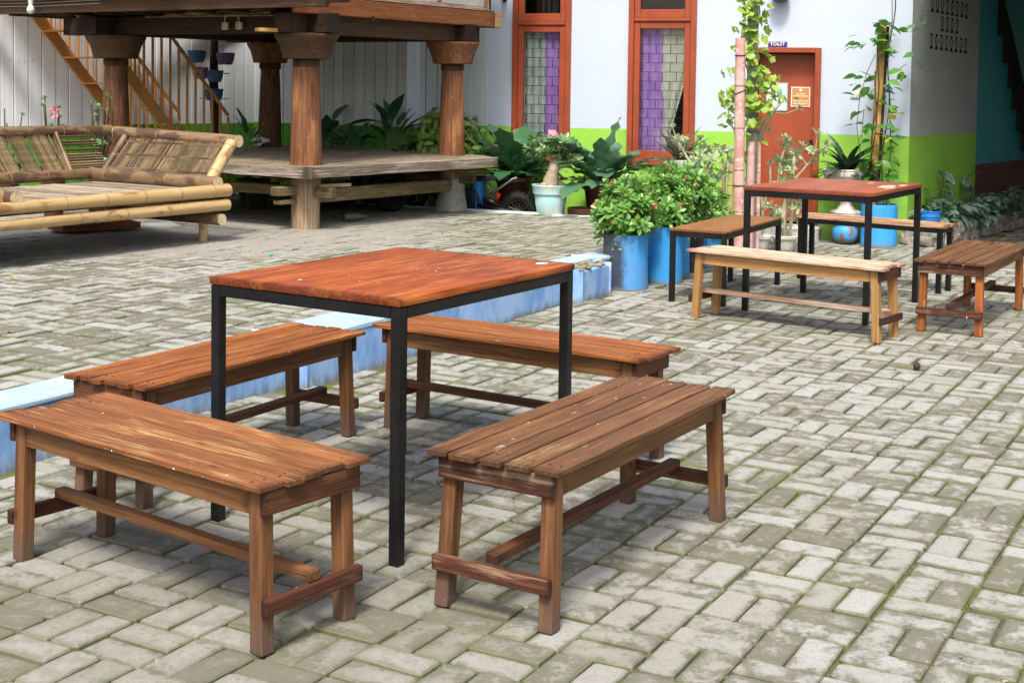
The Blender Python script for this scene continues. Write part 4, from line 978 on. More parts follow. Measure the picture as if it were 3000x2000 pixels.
t = thing('white_board', 'pale flat board lying behind the tray under the daybed', 'board', (-3.0, 11.2, TZ), R(30)); b = MB(); b.box((0, 0, .012), (.5, .3, .016)); part('sheet', b, plain('board_white', (.55, .58, .56)), t)

# ================================================================== DRUMS AND SHRUBS
def sph(rr, up=.0):
    while True:
        v = Vector((rr.uniform(-1, 1), rr.uniform(-1, 1), rr.uniform(-1 + up, 1)))
        if .01 < v.length <= 1: return v
whorls = []
for i in range(5):
    b = MB(); rr = random.Random(40 + i); n_ = rr.randint(9, 13)
    for k in range(n_):
        a = k * 2.4 + rr.uniform(-.3, .3); tilt = .15 + .95 * (1 - k / n_) ** .8
        d = Vector((math.cos(a) * math.sin(tilt + .25), math.sin(a) * math.sin(tilt + .25), math.cos(tilt + .25)))
        L_ = rr.uniform(.045, .068) * (.65 + .35 * math.sin(min(1, tilt) * 1.6)); b.leaf(d * .006 + Vector((0, 0, -.02 * tilt)), d, (0, 0, 1), L_, L_ * .40, .25, .22, 3, 'obov')
    b.tube([(0, 0, -.07), (0, 0, .0)], .0045, 5, False)
    me = b.mesh('leaf_whorl', smooth='all'); me.materials.append(L_BUSH); whorls.append(me)
fb = MB()
for k in range(9):
    a = k * 2.4; d = Vector((math.cos(a) * .7, math.sin(a) * .7, .6)); fb.leaf(d * .004, d, (0, 0, 1), .013, .012, .2, .2, 2)
flm = fb.mesh('flower'); flm.materials.append(FLOWER)
def bush(t, c, rx, ry, rz, n, nf, seed, rot=0):
    rr = random.Random(seed); b = MB()
    for i in range(n):
        v = sph(rr); rad = .55 + .45 * rr.random() ** .6; v = v.normalized() * rad if rr.random() < .85 else v
        v = v * (1 + .22 * math.sin(5 * v.x + seed) * math.cos(4 * v.y + 2 * seed) + .16 * math.sin(7 * v.z + 3 * v.x + seed * 1.7))
        if v.z < -.85: v.z = -.85
        p = Vector((c[0] + v.x * rx, c[1] + v.y * ry, c[2] + v.z * rz)) + Vector((rr.gauss(0, .012), rr.gauss(0, .012), rr.gauss(0, .016)))
        o = bpy.data.objects.new('leaf_whorl', rr.choice(whorls)); COL.objects.link(o); o.parent = t; o.location = p
        d = (Vector((v.x, v.y, v.z * .5 + .65))).normalized(); q = d.to_track_quat('Z', 'Y').to_euler(); o.rotation_euler = q; o.rotation_euler.rotate_axis('Z', rr.random() * 6); k = rr.uniform(.85, 1.5); o.scale = (k, k, k)
        if i % 4 == 0: b.tube([(c[0] * .5, c[1] * .5, c[2] - rz), tuple(Vector((c[0], c[1], c[2] - rz * .4)).lerp(p, .5)), tuple(p)], [.008, .006, .004], 5, False)
    part('stems', b, STEMBR, t)
    for i in range(nf):
        v = sph(rr).normalized(); v.z = abs(v.z) if rr.random() < .7 else v.z
        o = bpy.data.objects.new('flower', flm); COL.objects.link(o); o.parent = t; k = rr.uniform(.8, 1.5)
        o.location = (c[0] + v.x * rx * 1.04, c[1] + v.y * ry * 1.04, c[2] + v.z * rz * 1.05); o.scale = (k, k, k); o.rotation_euler = (rr.random(), rr.random(), rr.random() * 6)
def drum(label, x, y, r_, h, mat, lab2='planter drum', rz=0):
    t = thing('planter_drum', label, 'planter', (x, y, 0), rz)
    b = MB(); b.lathe([(r_ * 1.0, .0), (r_ * 1.005, .02), (r_ * 1.0, .05), (r_ * .985, h * .5), (r_ * .99, h - .03), (r_ * 1.005, h - .008), (r_ * .995, h), (r_ * .93, h), (r_ * .92, h - .05)], 36); part('drum_wall', b, mat, t, smooth=True)
    b = MB(); b.lathe([(0, h - .045), (r_ * .94, h - .05)], 20); part('soil', b, SOIL, t); return t
drum('worn blue planter drum with blackened left side, nearest to the kerb end', .82, 9.72, .162, .392, DRUMW, rz=R(-10))
drum('clean blue planter drum right behind the worn one', 1.13, 10.02, .135, .419, DRUM)
drum('third blue planter drum seen past the black bench leg', 1.26, 10.36, .100, .428, DRUM)
drum('black planter drum between the blue ones under the bench', 1.42, 10.62, .085, .314, DRUMB)
drum('last blue planter drum at the back of the row', 1.60, 10.92, .095, .300, DRUM)
def shrub(label, x, y, zb, c, r3, n, nf, seed):
    t = thing('flowering_shrub', label, 'shrub', (x, y, zb), 0); bush(t, c, *r3, n, nf, seed); return t
shrub('leafy shrub with small red flowers in the worn nearest drum', .82, 9.72, .35, (-.02, -.01, .185), (.225, .21, .225), 150, 18, 1)
shrub('leafy shrub with red flowers in the clean second drum', 1.13, 10.02, .37, (.0, .02, .22), (.205, .20, .235), 140, 16, 2)
shrub('taller leafy shrub with few red flowers in the third drum', 1.26, 10.36, .38, (.08, .04, .25), (.21, .22, .25), 130, 12, 3)
shrub('low leafy shrub in the last blue drum', 1.60, 10.92, .25, (.02, 0, .14), (.15, .15, .15), 60, 6, 4)

# ================================================================== BIG LEAF PLANTS
def strapplant(t, name, n, L, W, mat, seed, droop=(.2, .6), tilt=(.2, 1.1), shape='strap', fold=.3, wave=.05, base=(0, 0, 0), az=None, seg=7):
    rr = random.Random(seed); ms = []
    for i in range(5):
        b = MB(); k = rr.uniform(*droop); b.leaf((0, 0, 0), (1, 0, 0), (0, 0, 1), L, W * rr.uniform(.85, 1.15), k, fold, seg, shape, wave); me = b.mesh(name, smooth='all'); me.materials.append(mat); ms.append(me)
    for i in range(n):
        a = i * 2.4 + rr.uniform(-.35, .35) if az is None else rr.uniform(*az); ti = tilt[0] + (tilt[1] - tilt[0]) * (i / max(1, n - 1)) + rr.uniform(-.1, .1)
        o = bpy.data.objects.new(name, rr.choice(ms)); COL.objects.link(o); o.parent = t; o.location = Vector(base) + Vector((math.cos(a) * .02, math.sin(a) * .02, 0))
        o.rotation_euler = (0, -(math.pi / 2 - ti), a); k = rr.uniform(.72, 1.1); o.scale = (k, k, k)
def pot(t, name, prof, mat, n=32, ribs=0, rib=0):
    b = MB(); b.lathe(prof, n, None, 0, ribs, rib); return part(name, b, mat, t, smooth=True)
BZ = .0
t = thing('fern_pot', 'brown flared pot behind the motorbike wheel', 'pot', (.03, 13.50, BZ)); pot(t, 'pot_wall', [(.11, 0), (.12, .05), (.175, .46), (.195, .48), (.2, .53), (.18, .53), (.17, .47), (0, .46)], BROWNPOT)
t = thing('nest_fern', 'dark broad leaved nest fern standing in front of the left window', 'fern', (.03, 13.50, .50)); strapplant(t, 'frond', 34, .64, .20, L_FERN, 3, (.4, 1.2), (.1, 1.15), 'frond', .10, .09, seg=14)
t = thing('fern_pot', 'brown flared pot partly hidden behind the flowering drums', 'pot', (.86, 13.02, BZ)); pot(t, 'pot_wall', [(.10, 0), (.11, .05), (.165, .44), (.185, .46), (.19, .50), (.172, .50), (.16, .45), (0, .44)], BROWNPOT)
t = thing('nest_fern', 'grey green nest fern with wavy fronds left of the right window', 'fern', (.86, 13.02, .46)); strapplant(t, 'frond', 34, .70, .19, leafmat('fern_leaf_grey', (.04, .115, .055), (.08, .19, .10), .35, .15), 5, (.3, 1.0), (.1, 1.1), 'frond', .10, .10, seg=14)
t = thing('brown_trough', 'low dark brown pot at the foot of the bed beside the ribbed pot', 'pot', (.68, 12.80, .02)); pot(t, 'pot_wall', [(.12, 0), (.14, .20), (.155, .22), (.155, .27), (.14, .27), (.13, .22), (0, .2)], BROWNPOT)
# ribbed pot with desert rose
t = thing('ribbed_pot', 'pale turquoise ribbed pot standing on the curb', 'pot', (.37, 12.86, TZ - .01)); pot(t, 'pot_wall', [(.118, 0), (.126, .015), (.140, .10), (.152, .19), (.150, .194), (.168, .20), (.176, .27), (.180, .275), (.178, .285), (.160, .283), (.150, .24), (0, .235)], CYANPOT, 72, (1, 3), .018)
t = thing('desert_rose', 'desert rose with swollen pale trunk and one pink flower in the ribbed pot', 'plant', (.37, 12.86, TZ + .22))
b = MB(); b.tube([(0, 0, -.02), (.01, -.02, .05), (.0, -.03, .10), (.02, -.02, .18), (.03, -.01, .27), (.045, 0, .32)], [.05, .085, .075, .055, .042, .036], 14)
for p, q, r_ in (((-.03, -.03, .02), (-.10, -.09, .04), .04), ((.05, -.03, .04), (.13, -.02, .03), .04), ((-.02, -.07, .05), (-.01, -.14, -.03), .035), ((.03, .05, .03), (.08, .1, .02), .035)): b.tube([p, tuple((Vector(p) + Vector(q)) / 2 + Vector((0, 0, .02))), q], [r_ * 1.1, r_, r_ * .5], 10)
part('trunk', b, BARK, t, smooth='all')
b = MB(); tips = []; rr = random.Random(12)
for k in range(26):
    a = k * 2.4; l = rr.uniform(.06, .31); e = Vector((.045 + math.cos(a) * l, math.sin(a) * l * .8, .27 + rr.uniform(.0, .20))); m_ = Vector((.045 + math.cos(a) * l * .4, math.sin(a) * l * .3, .35)); b.tube([(.04, 0, .30), tuple(m_), tuple(e)], [.018, .012, .007], 7); tips.append(e)
part('branches', b, BARK, t, smooth='all')
rose = []
for i in range(3):
    b = MB(); rr = random.Random(60 + i)
    for k in range(12):
        a = k * 2.4; ti = .5 + rr.random() * .8; d = Vector((math.cos(a) * math.sin(ti), math.sin(a) * math.sin(ti), math.cos(ti))); b.leaf((0, 0, 0), d, (0, 0, 1), rr.uniform(.065, .095), .028, .3, .2, 4, 'obov')
    me = b.mesh('leaf_whorl', smooth='all'); me.materials.append(leafmat('rose_leaf%d' % i, (.06, .16, .05), (.20, .34, .14), .25, .2, .6)); rose.append(me)
def putw(t, ms, p, d, k=1, rr=rnd):
    o = bpy.data.objects.new('leaf_whorl', rr.choice(ms)); COL.objects.link(o); o.parent = t; o.location = p; o.rotation_euler = Vector(d).to_track_quat('Z', 'Y').to_euler(); o.rotation_euler.rotate_axis('Z', rr.random() * 6); o.scale = (k, k, k); return o
for e in tips:
    putw(t, rose, e, (e.x * 2, e.y * 2, .5), rnd.uniform(1.15, 1.5)); putw(t, rose, e * .8 + Vector((0, 0, .07)), (e.x * 2, e.y * 2, .1), rnd.uniform(.8, 1.1))
b = MB()
for k in range(5): a = k * 1.2566; b.leaf((0, 0, 0), (math.cos(a), math.sin(a), .5), (0, 0, 1), .04, .034, .1, .2, 3)
fo_ = part('flower', b, PINKFL, t, (.0, -.16, .53), (.6, .2, 0)); fo_.scale = (1.5, 1.5, 1.5)
# tall pale pot with dark strap leaves behind the drums
t = thing('tall_pot', 'tall pale concrete pot behind the flowering shrubs', 'pot', (1.50, 12.15, .02)); pot(t, 'pot_wall', [(.09, 0), (.10, .1), (.11, .55), (.13, .72), (.145, .74), (.145, .77), (.12, .77), (.11, .70), (0, .70)], CONCW)
t = thing('strap_leaf_plant', 'dark reddish strap leaved plant in the tall pot below the right window', 'plant', (1.50, 12.15, .75)); strapplant(t, 'leaf', 30, .40, .055, leafmat('strap_red', (.05, .05, .03), (.12, .13, .07), .3, .15), 8, (.3, .9), (.2, 1.4), wave=.0)

# plants against the plank walls
def corm(label, loc, n, L, W, mat, seed, stem=.25, tilt=(.1, .9), shape='ovate', droop=(.2, .6), name='broadleaf_plant', potr=.12):
    t = thing(name, label, 'plant', loc); rr = random.Random(seed); b = MB()
    if potr: pot(t, 'pot', [(potr * .7, 0), (potr, .18), (potr * 1.1, .19), (potr * 1.1, .23), (potr * .95, .23), (potr * .9, .19), (0, .18)], BROWNPOT, 20)
    ms = []
    for i in range(4):
        q = MB(); q.leaf((0, 0, 0), (1, 0, 0), (0, 0, 1), L, W * rr.uniform(.85, 1.15), rr.uniform(*droop), .25, 6, shape); me = q.mesh('leaf', smooth='all'); me.materials.append(mat); ms.append(me)
    for i in range(n):
        a = i * 2.4 + rr.uniform(-.3, .3); ti = tilt[0] + (tilt[1] - tilt[0]) * rr.random(); l = stem * rr.uniform(.6, 1.2); d = Vector((math.cos(a) * math.sin(ti * .6), math.sin(a) * math.sin(ti * .6), math.cos(ti * .6)))
        p = Vector((0, 0, .2)) + d * l; b.tube([(math.cos(a) * .02, math.sin(a) * .02, .18), tuple(Vector((0, 0, .2)) + d * l * .5), tuple(p)], [.008, .006, .004], 5, False)
        o = bpy.data.objects.new('leaf', rr.choice(ms)); COL.objects.link(o); o.parent = t; o.location = p; o.rotation_euler = (rr.gauss(0, .2), -(math.pi / 2 - ti - .25), a); k = rr.uniform(.75, 1.15); o.scale = (k, k, k)
    part('stalks', b, STEM, t); return t
corm('dark broad leaved plant just right of the front pavilion post', (-1.93, 14.30, .42), 16, .36, .12, L_DEEP, 21, .35, (.1, 1.0))
corm('low dark plant with striped leaf beside the platform edge', (-1.62, 14.02, .40), 13, .30, .10, leafmat('stripe_leaf', (.02, .09, .035), (.05, .17, .07), .35, .15), 22, .22, (.2, 1.2))
corm('upright dark broad leaved plant in the middle behind the platform', (-1.22, 13.98, .44), 15, .34, .13, L_DEEP, 23, .38, (.05, 1.1))
corm('drooping dark plant at the foot of the upright broad leaved one', (-1.12, 13.80, .36), 14, .24, .10, L_DEEP, 27, .18, (.4, 1.4))
def bushy(label, loc, rx, rz, n, L, W, mat, seed, name='leafy_shrub'):
    t = thing(name, label, 'shrub', loc); rr = random.Random(seed); b = MB(); ms = []
    for i in range(4):
        q = MB()
        for k in range(6): a = k * 2.4; d = Vector((math.cos(a) * .85, math.sin(a) * .85, .35 - .1 * k)); q.leaf((0, 0, -.02 * k), d, (0, 0, 1), L * rr.uniform(.8, 1.2), W, .5, .2, 4)
        me = q.mesh('leaf_spray', smooth='all'); me.materials.append(mat); ms.append(me)
    for i in range(n):
        v = sph(rr); p = Vector((v.x * rx, v.y * rx, rz * (1 + v.z))); o = bpy.data.objects.new('leaf_spray', rr.choice(ms)); COL.objects.link(o); o.parent = t; o.location = p
        o.rotation_euler = Vector((v.x, v.y, .5)).to_track_quat('Z', 'Y').to_euler()
        if i % 4 == 0: b.tube([(0, 0, -.25), (v.x * rx * .4, v.y * rx * .4, rz * .5), tuple(p)], [.012, .008, .004], 5, False)
    part('stems', b, STEM, t); return t
bushy('bushy plant with yellow green tips behind the right pavilion post', (-.66, 13.80, .40), .46, .40, 150, .15, .05, L_VARI, 31)
# small potted plants on the ledge behind the daybed
for k, (x, y, h, fl) in enumerate(((-4.55, 12.35, .78, 0), (-4.02, 12.0, .80, 1), (-3.62, 12.05, .84, 0), (-3.05, 12.2, .70, 0))):
    labs = ('thin curled plant at the far left behind the daybed', 'small plant with one pink red flower behind the daybed', 'spiky grey green plant behind the middle of the daybed', 'pale thin plant behind the daybed beside the dark post')
    t = thing('potted_plant', labs[k], 'plant', (x, y, TZ)); pot(t, 'pot', [(.08, 0), (.11, .38), (.12, .40), (.12, .44), (.1, .44), (.09, .40), (0, .39)], BROWNPOT, 20)
    rr = random.Random(70 + k); b = MB()
    for j in range((3, 6, 9, 4)[k]):
        a = j * 2.4; e = Vector((math.cos(a) * rr.uniform(.04, .14), math.sin(a) * rr.uniform(.04, .14), h - .0 + rr.uniform(-.02, .22))); b.tube([(0, 0, .40), (e.x * .7, e.y * .7, .40 + (e.z - .4) * .45), tuple(e)], [.010, .008, .005], 6, False)
        if k != 0 or j == 0: putw(t, rose, e, (e.x, e.y, .3), .62)
        if k == 2:
            for q in range(3): putw(t, rose, Vector((e.x * .8, e.y * .8, .5 + (e.z - .5) * q / 3)), (e.x, e.y, .1), .5)
    part('stems', b, STEMBR, t, smooth='all')
    if fl:
        b = MB()
        for j in range(22): v = sph(rr); b.leaf(v * .03, v, (0, 0, 1), .04, .035, .2, .2, 2)
        part('flower_head', b, PINKFL, t, (.03, -.06, h + .12))
corm('small arrow leaved plant between the stair foot and the back post', (-2.62, 13.55, .24), 7, .20, .055, L_DEEP, 41, .62, (.1, .7), potr=.1)
corm('leafy striped plant at the foot of the basket stand', (-3.15, 14.05, .24), 12, .26, .07, leafmat('spider_leaf', (.08, .22, .06), (.25, .36, .15), .4, .2), 42, .36, (.2, 1.1), potr=.1)
# basket stand
t = thing('basket_stand', 'dark stand pole for hanging plant baskets beside the stair', 'stand', (-3.10, 14.25, TZ)); b = MB(); b.tube([(0, 0, 0), (.02, 0, .6), (-.01, .01, 1.2), (.0, 0, 1.62)], [.055, .05, .048, .04], 10); part('pole', b, W_beam, t, smooth='all')
b = MB()
for z in (1.02, 1.28): b.tube([(-.16, 0, z), (.16, 0, z)], .006, 6)
part('arm_rod', b, METAL, t)
bk_ = random.Random(5)
for k, (dx, dz, r_, mt, lab) in enumerate(((-.155, 1.39, .095, 'b', 'upper left blue woven basket on the stand'), (.14, 1.37, .095, 'p', 'upper right violet woven basket on the stand'), (-.12, 1.22, .085, 'k', 'small pink woven basket on the stand'), (.03, 1.19, .09, 'b', 'middle blue woven basket on the stand'), (.02, 1.00, .10, 'b', 'lowest blue woven basket on the stand'))):
    mt_ = {'b': plain('basket_blue%d' % k, (.06, .20, .42), (.02, .05, .12), 95, .5, lo=.48, hi=.54), 'p': plain('basket_violet', (.26, .17, .38), (.05, .03, .08), 95, .5, lo=.48, hi=.54), 'k': plain('basket_pink', (.55, .32, .52), (.15, .07, .16), 95, .5, lo=.48, hi=.54)}[mt]
    o = thing('plant_basket', lab, 'basket', (-3.10 + dx, 14.25 - .12, TZ + dz))
    pot(o, 'basket_wall', [(r_ * .7, 0), (r_ * .9, .05), (r_, .11), (r_ * 1.04, .12), (r_ * .95, .12), (r_ * .8, .06), (0, .05)], mt_, 20); b = MB()
    for j in range(9):
        a = j * .7; b.leaf((0, 0, .1), (math.cos(a), math.sin(a), .8), (0, 0, 1), .09, .03, .5, .2, 3)
    part('leaves', b, L_DEEP, o)

# ================================================================== POLES, VINES, URN
BTIE = plain('black_wire', (.03, .03, .03))
def cane(label, x, y, r_, h, mat, lean=(0, 0), name='bamboo_pole', nodes=(.4, .75, 1.1, 1.45)):
    t = thing(name, label, 'pole', (x, y, 0)); pts = []; rad = []; n_ = 24
    for i in range(n_ + 1):
        z = h * i / n_; pts.append((lean[0] * z, lean[1] * z, z)); rad.append(r_ * (1.04 - .10 * i / n_) * (1 + .05 * max(0, 1 - min(abs(z - q) for q in nodes) / .03)))
    b = MB(); b.tube(pts, rad, 16); part('cane', b, mat, t, smooth=True)
    b = MB()
    for q in nodes:
        if q < h: b.tube([(lean[0] * q, lean[1] * q, q - .004), (lean[0] * q, lean[1] * q, q + .004)], r_ * 1.06, 16, False)
    part('node_ring', b, NODE, t); return t
t = cane('tall pink painted bamboo pole between the drums and the red door', 1.905, 11.41, .044, 1.845, PINK, (-.012, 0))
b = MB()
for z, r_ in ((1.70, .046), (1.40, .047), (.62, .049)): b.tube([(-.012 * z + r_ * math.cos(a), r_ * math.sin(a), z + (.02 * math.cos(a) if z > 1.3 and z < 1.6 else 0)) for a in [i * .5236 for i in range(13)]], .004, 5)
part('wire_tie', b, BTIE, t)
cane('yellow green bamboo pole leaning left of the pink pole', 1.815, 11.42, .027, .86, OLIVE, (.02, 0), nodes=(.3, .62))
cane('brownish bamboo pole leftmost of the tied bundle', 1.765, 11.46, .018, .82, plain('brown_bamboo', (.30, .20, .13), (.22, .16, .1)), (.02, 0), nodes=(.35, .6))
cane('slim pink stick in front of the red door', 2.145, 11.88, .017, .97, PINK, (.0, 0), nodes=(.35, .7))
cane('short pink bamboo stake beside the grey post', 2.06, 11.80, .034, .97, PINK, (.0, 0), nodes=(.5,))
t = thing('grey_post', 'square grey post wound with lime green vine beside the door', 'post', (2.085, 11.95, 0)); b = MB(); b.box((0, 0, 1.4), (.085, .085, 2.8), (0, -.012, 0)); part('shaft', b, GREYPOST, t, bevel=.006)
b = MB()
for z in (.62, 1.05, 1.25, 1.62, 2.02): b.box((-.012 * (z - 1.4), 0, z), (.096, .096, .007))
part('wire_tie', b, BTIE, t)
def grape(L):
    b = MB(); pts = []
    for k in range(21):
        a = -2.6 + 5.2 * k / 20; r_ = L * .55 * (.72 + .28 * abs(math.cos(a * 2.5))) * (1.05 if abs(a) < .5 else .95) * (1 + .05 * (-1) ** k); pts.append((L * .45 + r_ * math.cos(a), r_ * math.sin(a), .10 * L * math.cos(a * 5) - .35 * r_ * r_ / L))
    b.add([(L * .12, 0, 0)] + pts, [(0, k, k + 1) for k in range(1, 21)]); return b
gl = []
for i in range(4):
    me = grape(.070 + .009 * i).mesh('leaf', smooth='all'); me.materials.append(L_LIME); gl.append(me)
t = thing('grape_vine', 'lime green lobed vine climbing the grey post by the door', 'vine', (2.05, 11.90, 0)); rr = random.Random(33); b = MB()
for k in range(3):
    pts = []; 
    for i in range(40): z = .35 + i * .058; a = z * 5 + k * 2; pts.append((.075 * math.cos(a) - .05 * (z < 1.6) * 0, .075 * math.sin(a), z))
    b.tube(pts, .006, 5, False)
part('vine_stem', b, STEM, t)
def vleaf(p, sp=0):
    o = bpy.data.objects.new('leaf', rr.choice(gl)); COL.objects.link(o); o.parent = t; o.location = p; o.rotation_euler = (rr.gauss(-.2, .5), rr.gauss(.75, .35), rr.gauss(-1.6, .9)); k = rr.uniform(.7, 1.15); o.scale = (k, k, k)
for i in range(105): vleaf((rr.gauss(-.01, .062), -.10 + rr.gauss(0, .04), rr.uniform(1.68, 2.42)))
for i in range(80): vleaf((rr.gauss(.06, .08), -.11 + rr.gauss(0, .05), rr.gauss(1.42, .13)))
for i in range(34): vleaf((rr.gauss(-.17, .045), -.08 + rr.gauss(0, .05), rr.uniform(1.08, 1.62)))
for i in range(12): vleaf((rr.gauss(.03, .07), -.09 + rr.gauss(0, .04), rr.uniform(.95, 1.25)))
# branching shrub in two shallow bowls
for k, (x, y) in enumerate(((2.19, 12.06), (2.42, 12.06))):
    t = thing('bowl_pot', ('left of two shallow grey bowl pots before the door', 'right of two shallow grey bowl pots before the door')[k], 'pot', (x, y, 0), 0, 'bowl pots before the door'); pot(t, 'pot_wall', [(.07, 0), (.085, .02), (.10, .10), (.118, .112), (.122, .135), (.108, .14), (.098, .12), (0, .115)], CONCW)
greyw = []
for i in range(3):
    b = MB(); rr = random.Random(80 + i)
    for k in range(9): a = k * 2.4; ti = .35 + rr.random() * .9; d = Vector((math.cos(a) * math.sin(ti), math.sin(a) * math.sin(ti), math.cos(ti))); b.leaf((0, 0, 0), d, (0, 0, 1), rr.uniform(.06, .10), .026, .25, .2, 4, 'obov')
    me = b.mesh('leaf_whorl', smooth='all'); me.materials.append(L_GREY); greyw.append(me)
def branchy(label, loc, paths, mat=BARKG, wh=.9, extra=0, seed=3):
    t = thing('branching_shrub', label, 'shrub', loc); rr = random.Random(seed); b = MB()
    for pts, r_ in paths:
        b.tube(pts, [r_ * (1 - .55 * i / (len(pts) - 1)) for i in range(len(pts))], 8); e = Vector(pts[-1]); d = e - Vector(pts[-2]); putw(t, greyw, e, d + Vector((0, 0, .05)), wh * rr.uniform(.85, 1.2), rr)
        for j in range(extra):
            i = rr.randint(len(pts) // 2, len(pts) - 1); q = Vector(pts[i]) + Vector((rr.gauss(0, .05), rr.gauss(0, .05), rr.gauss(.03, .05))); b.tube([pts[i], tuple(q)], [.007, .004], 5, False); putw(t, greyw, q, q - Vector(pts[i]) + Vector((0, 0, .03)), wh * rr.uniform(.6, 1), rr)
    part('branches', b, mat, t, smooth='all'); return t
branchy('pale stemmed shrub reaching up in front of the red door from the left bowl', (2.19, 12.06, .10), [
    ([(0, 0, 0), (-.03, 0, .3), (-.06, -.02, .62), (-.05, -.03, .85), (.03, -.05, 1.03), (.10, -.05, 1.15), (.14, -.05, 1.19)], .034),
    ([(-.05, -.03, .85), (-.09, -.04, 1.0), (-.13, -.04, 1.13), (-.15, -.05, 1.27)], .011),
    ([(.01, 0, 0), (.03, 0, .25), (-.02, -.03, .55), (-.09, -.03, .70), (-.18, -.06, .80), (-.28, -.06, .78), (-.34, -.06, .74)], .018),
    ([(-.02, -.03, .52), (-.12, -.05, .55), (-.23, -.07, .47), (-.33, -.07, .42)], .010),
    ([(0, .02, 0), (.04, .02, .3), (.09, -.01, .52), (.08, -.02, .66)], .018), ([(.10, -.05, 1.12), (.2, -.06, 1.11), (.30, -.06, 1.15)], .006)], extra=1, seed=5)
branchy('leafy pale shrub before the red door from the right bowl', (2.42, 12.06, .10), [
    ([(0, 0, 0), (-.02, 0, .2), (.0, 0, .42), (.05, -.02, .58), (.06, -.02, .74)], .032), ([(0, 0, .4), (.08, -.03, .55), (.17, -.04, .66), (.24, -.04, .76)], .012),
    ([(0, 0, .38), (-.08, -.03, .52), (-.07, -.04, .66), (-.03, -.04, .80)], .013), ([(-.02, 0, 0), (-.08, 0, .18), (-.14, -.02, .28)], .02), ([(.03, 0, 0), (.06, -.01, .2), (.05, -.02, .42), (-.03, -.03, .50)], .016), ([(.0, 0, .1), (.1, -.02, .22), (.15, -.02, .34)], .01)], wh=1.15, extra=10, seed=6)
branchy('sparse silvery shrub left of the pink pole above the drums', (1.42, 10.62, .30), [
    ([(0, 0, -.03), (.03, .1, .2), (.06, .2, .42), (-.05, .3, .62), (-.10, .32, .70)], .016), ([(.06, .2, .40), (.14, .3, .5), (.2, .35, .64)], .011), ([(.02, .05, .15), (-.02, .2, .32), (.04, .3, .52), (.09, .32, .60)], .012), ([(.1, .25, .45), (.22, .35, .42), (.33, .4, .52)], .008)], wh=1.1, extra=10, seed=7)
# urn
t = thing('urn_planter', 'tall grey white urn planter on a blue and brown globe base beside the door', 'urn', (3.10, 12.66, 0))
b = MB(); b.lathe([(.03, .0), (.08, .015), (.112, .06), (.12, .105), (.112, .15), (.07, .19), (.05, .20)], 28)
def globemat():
    tt = NT('globe_paint'); n = tt.noise(tt.coords((1, 1, 1), False), 7, 4, .6, 1); c = tt.mix(tt.ramp(n, .50, .53), (.05, .32, .70), (.22, .13, .09)); x = tt.n('SeparateXYZ'); tc = tt.n('TexCoord'); tt.L(tc.outputs['Object'], x.inputs[0])
    c = tt.mix(tt.ramp(tt.math('ADD', x.outputs[2], tt.math('MULTIPLY', n, .06)), .085, .06), c, (.14, .12, .07)); return tt.done(c, .5, .4)
part('globe_base', b, globemat(), t, smooth=True)
b = MB(); b.lathe([(.055, .20), (.05, .235), (.06, .245), (.12, .25), (.145, .262), (.148, .275), (.135, .285), (.146, .295), (.14, .308), (.085, .325), (.06, .36), (.05, .40), (.07, .44)], 28); part('pedestal', b, CONCW, t, smooth=True)
b = MB(); b.lathe([(.07, .44), (.13, .50), (.185, .57), (.205, .63), (.212, .635), (.218, .66), (.212, .68), (.22, .69), (.21, .70), (.185, .69), (.17, .64), (0, .62)], 32); part('bowl', b, CONCW, t, smooth=True)
t = thing('strap_leaf_plant', 'glossy dark strap leaved plant in the urn bowl', 'plant', (3.10, 12.66, .64)); strapplant(t, 'leaf', 46, .46, .072, L_DARK, 15, (.15, .9), (.1, 1.4), fold=.35, wave=0)
# blue drum with timber stake and vine
drum('blue planter drum holding the wooden stake by the house corner', 3.38, 12.55, .165, .385, DRUM)
t = thing('wooden_stake', 'square timber stake standing in the blue drum at the corner', 'stake', (3.30, 12.53, .30)); b = MB(); b.box((0, 0, 0), (1.75, .058, .062)); link('stake', b.mesh('stake', .003), W_timber, t, (.030, 0, .875), lookrot((.035, 0, 1))); b = MB(); b.box((0, 0, 0), (1.72, .05, .028)); link('dark_face_strip', b.mesh('dark_face_strip', .003), W_brown, t, (.077, .012, .85), lookrot((.035, 0, 1)))  # brown strip stands for the dark right face of the single stake
ol = []
for i in range(4):
    b = MB(); b.leaf((0, 0, 0), (1, 0, 0), (0, 0, 1), .095 + .01 * i, .062 + .005 * i, .25, .22, 5); me = b.mesh('leaf', smooth='all'); me.materials.append(L_VINE); ol.append(me)
yl = ol[1].copy(); yl.materials.clear(); yl.materials.append(YELLOWL)
t = thing('climbing_vine', 'climbing vine with oval leaves wound round the wooden stake', 'vine', (3.30, 12.50, .30)); rr = random.Random(44); b = MB()
def ovl(p, az=None, me=None):
    o = bpy.data.objects.new('leaf', me or rr.choice(ol)); COL.objects.link(o); o.parent = t; o.location = p; o.rotation_euler = (rr.gauss(.45, .4), rr.gauss(.1, .35), rr.choice((0, math.pi)) + rr.gauss(0, .7) if az is None else az); k = rr.uniform(.85, 1.25); o.scale = (k, k, k)
for k, (dx, dy, zt_) in enumerate(((-.035, -.035, 1.72), (.07, -.03, 1.95), (-.03, .0, 1.3))):
    pts = [(dx + .035 * zz + .02 * math.sin(zz * 7 + k), dy, zz) for zz in [i * zt_ / 20 for i in range(21)]]; b.tube(pts, .006, 6, False)
b.tube([(.12, -.02, .05), (.15, -.02, .6), (.13, -.03, 1.0), (.10, -.03, 1.3)], .005, 6, False); b.tube([(.10, -.03, 1.55), (.13, -.03, 1.75), (.12, -.02, 2.1)], .004, 6, False)
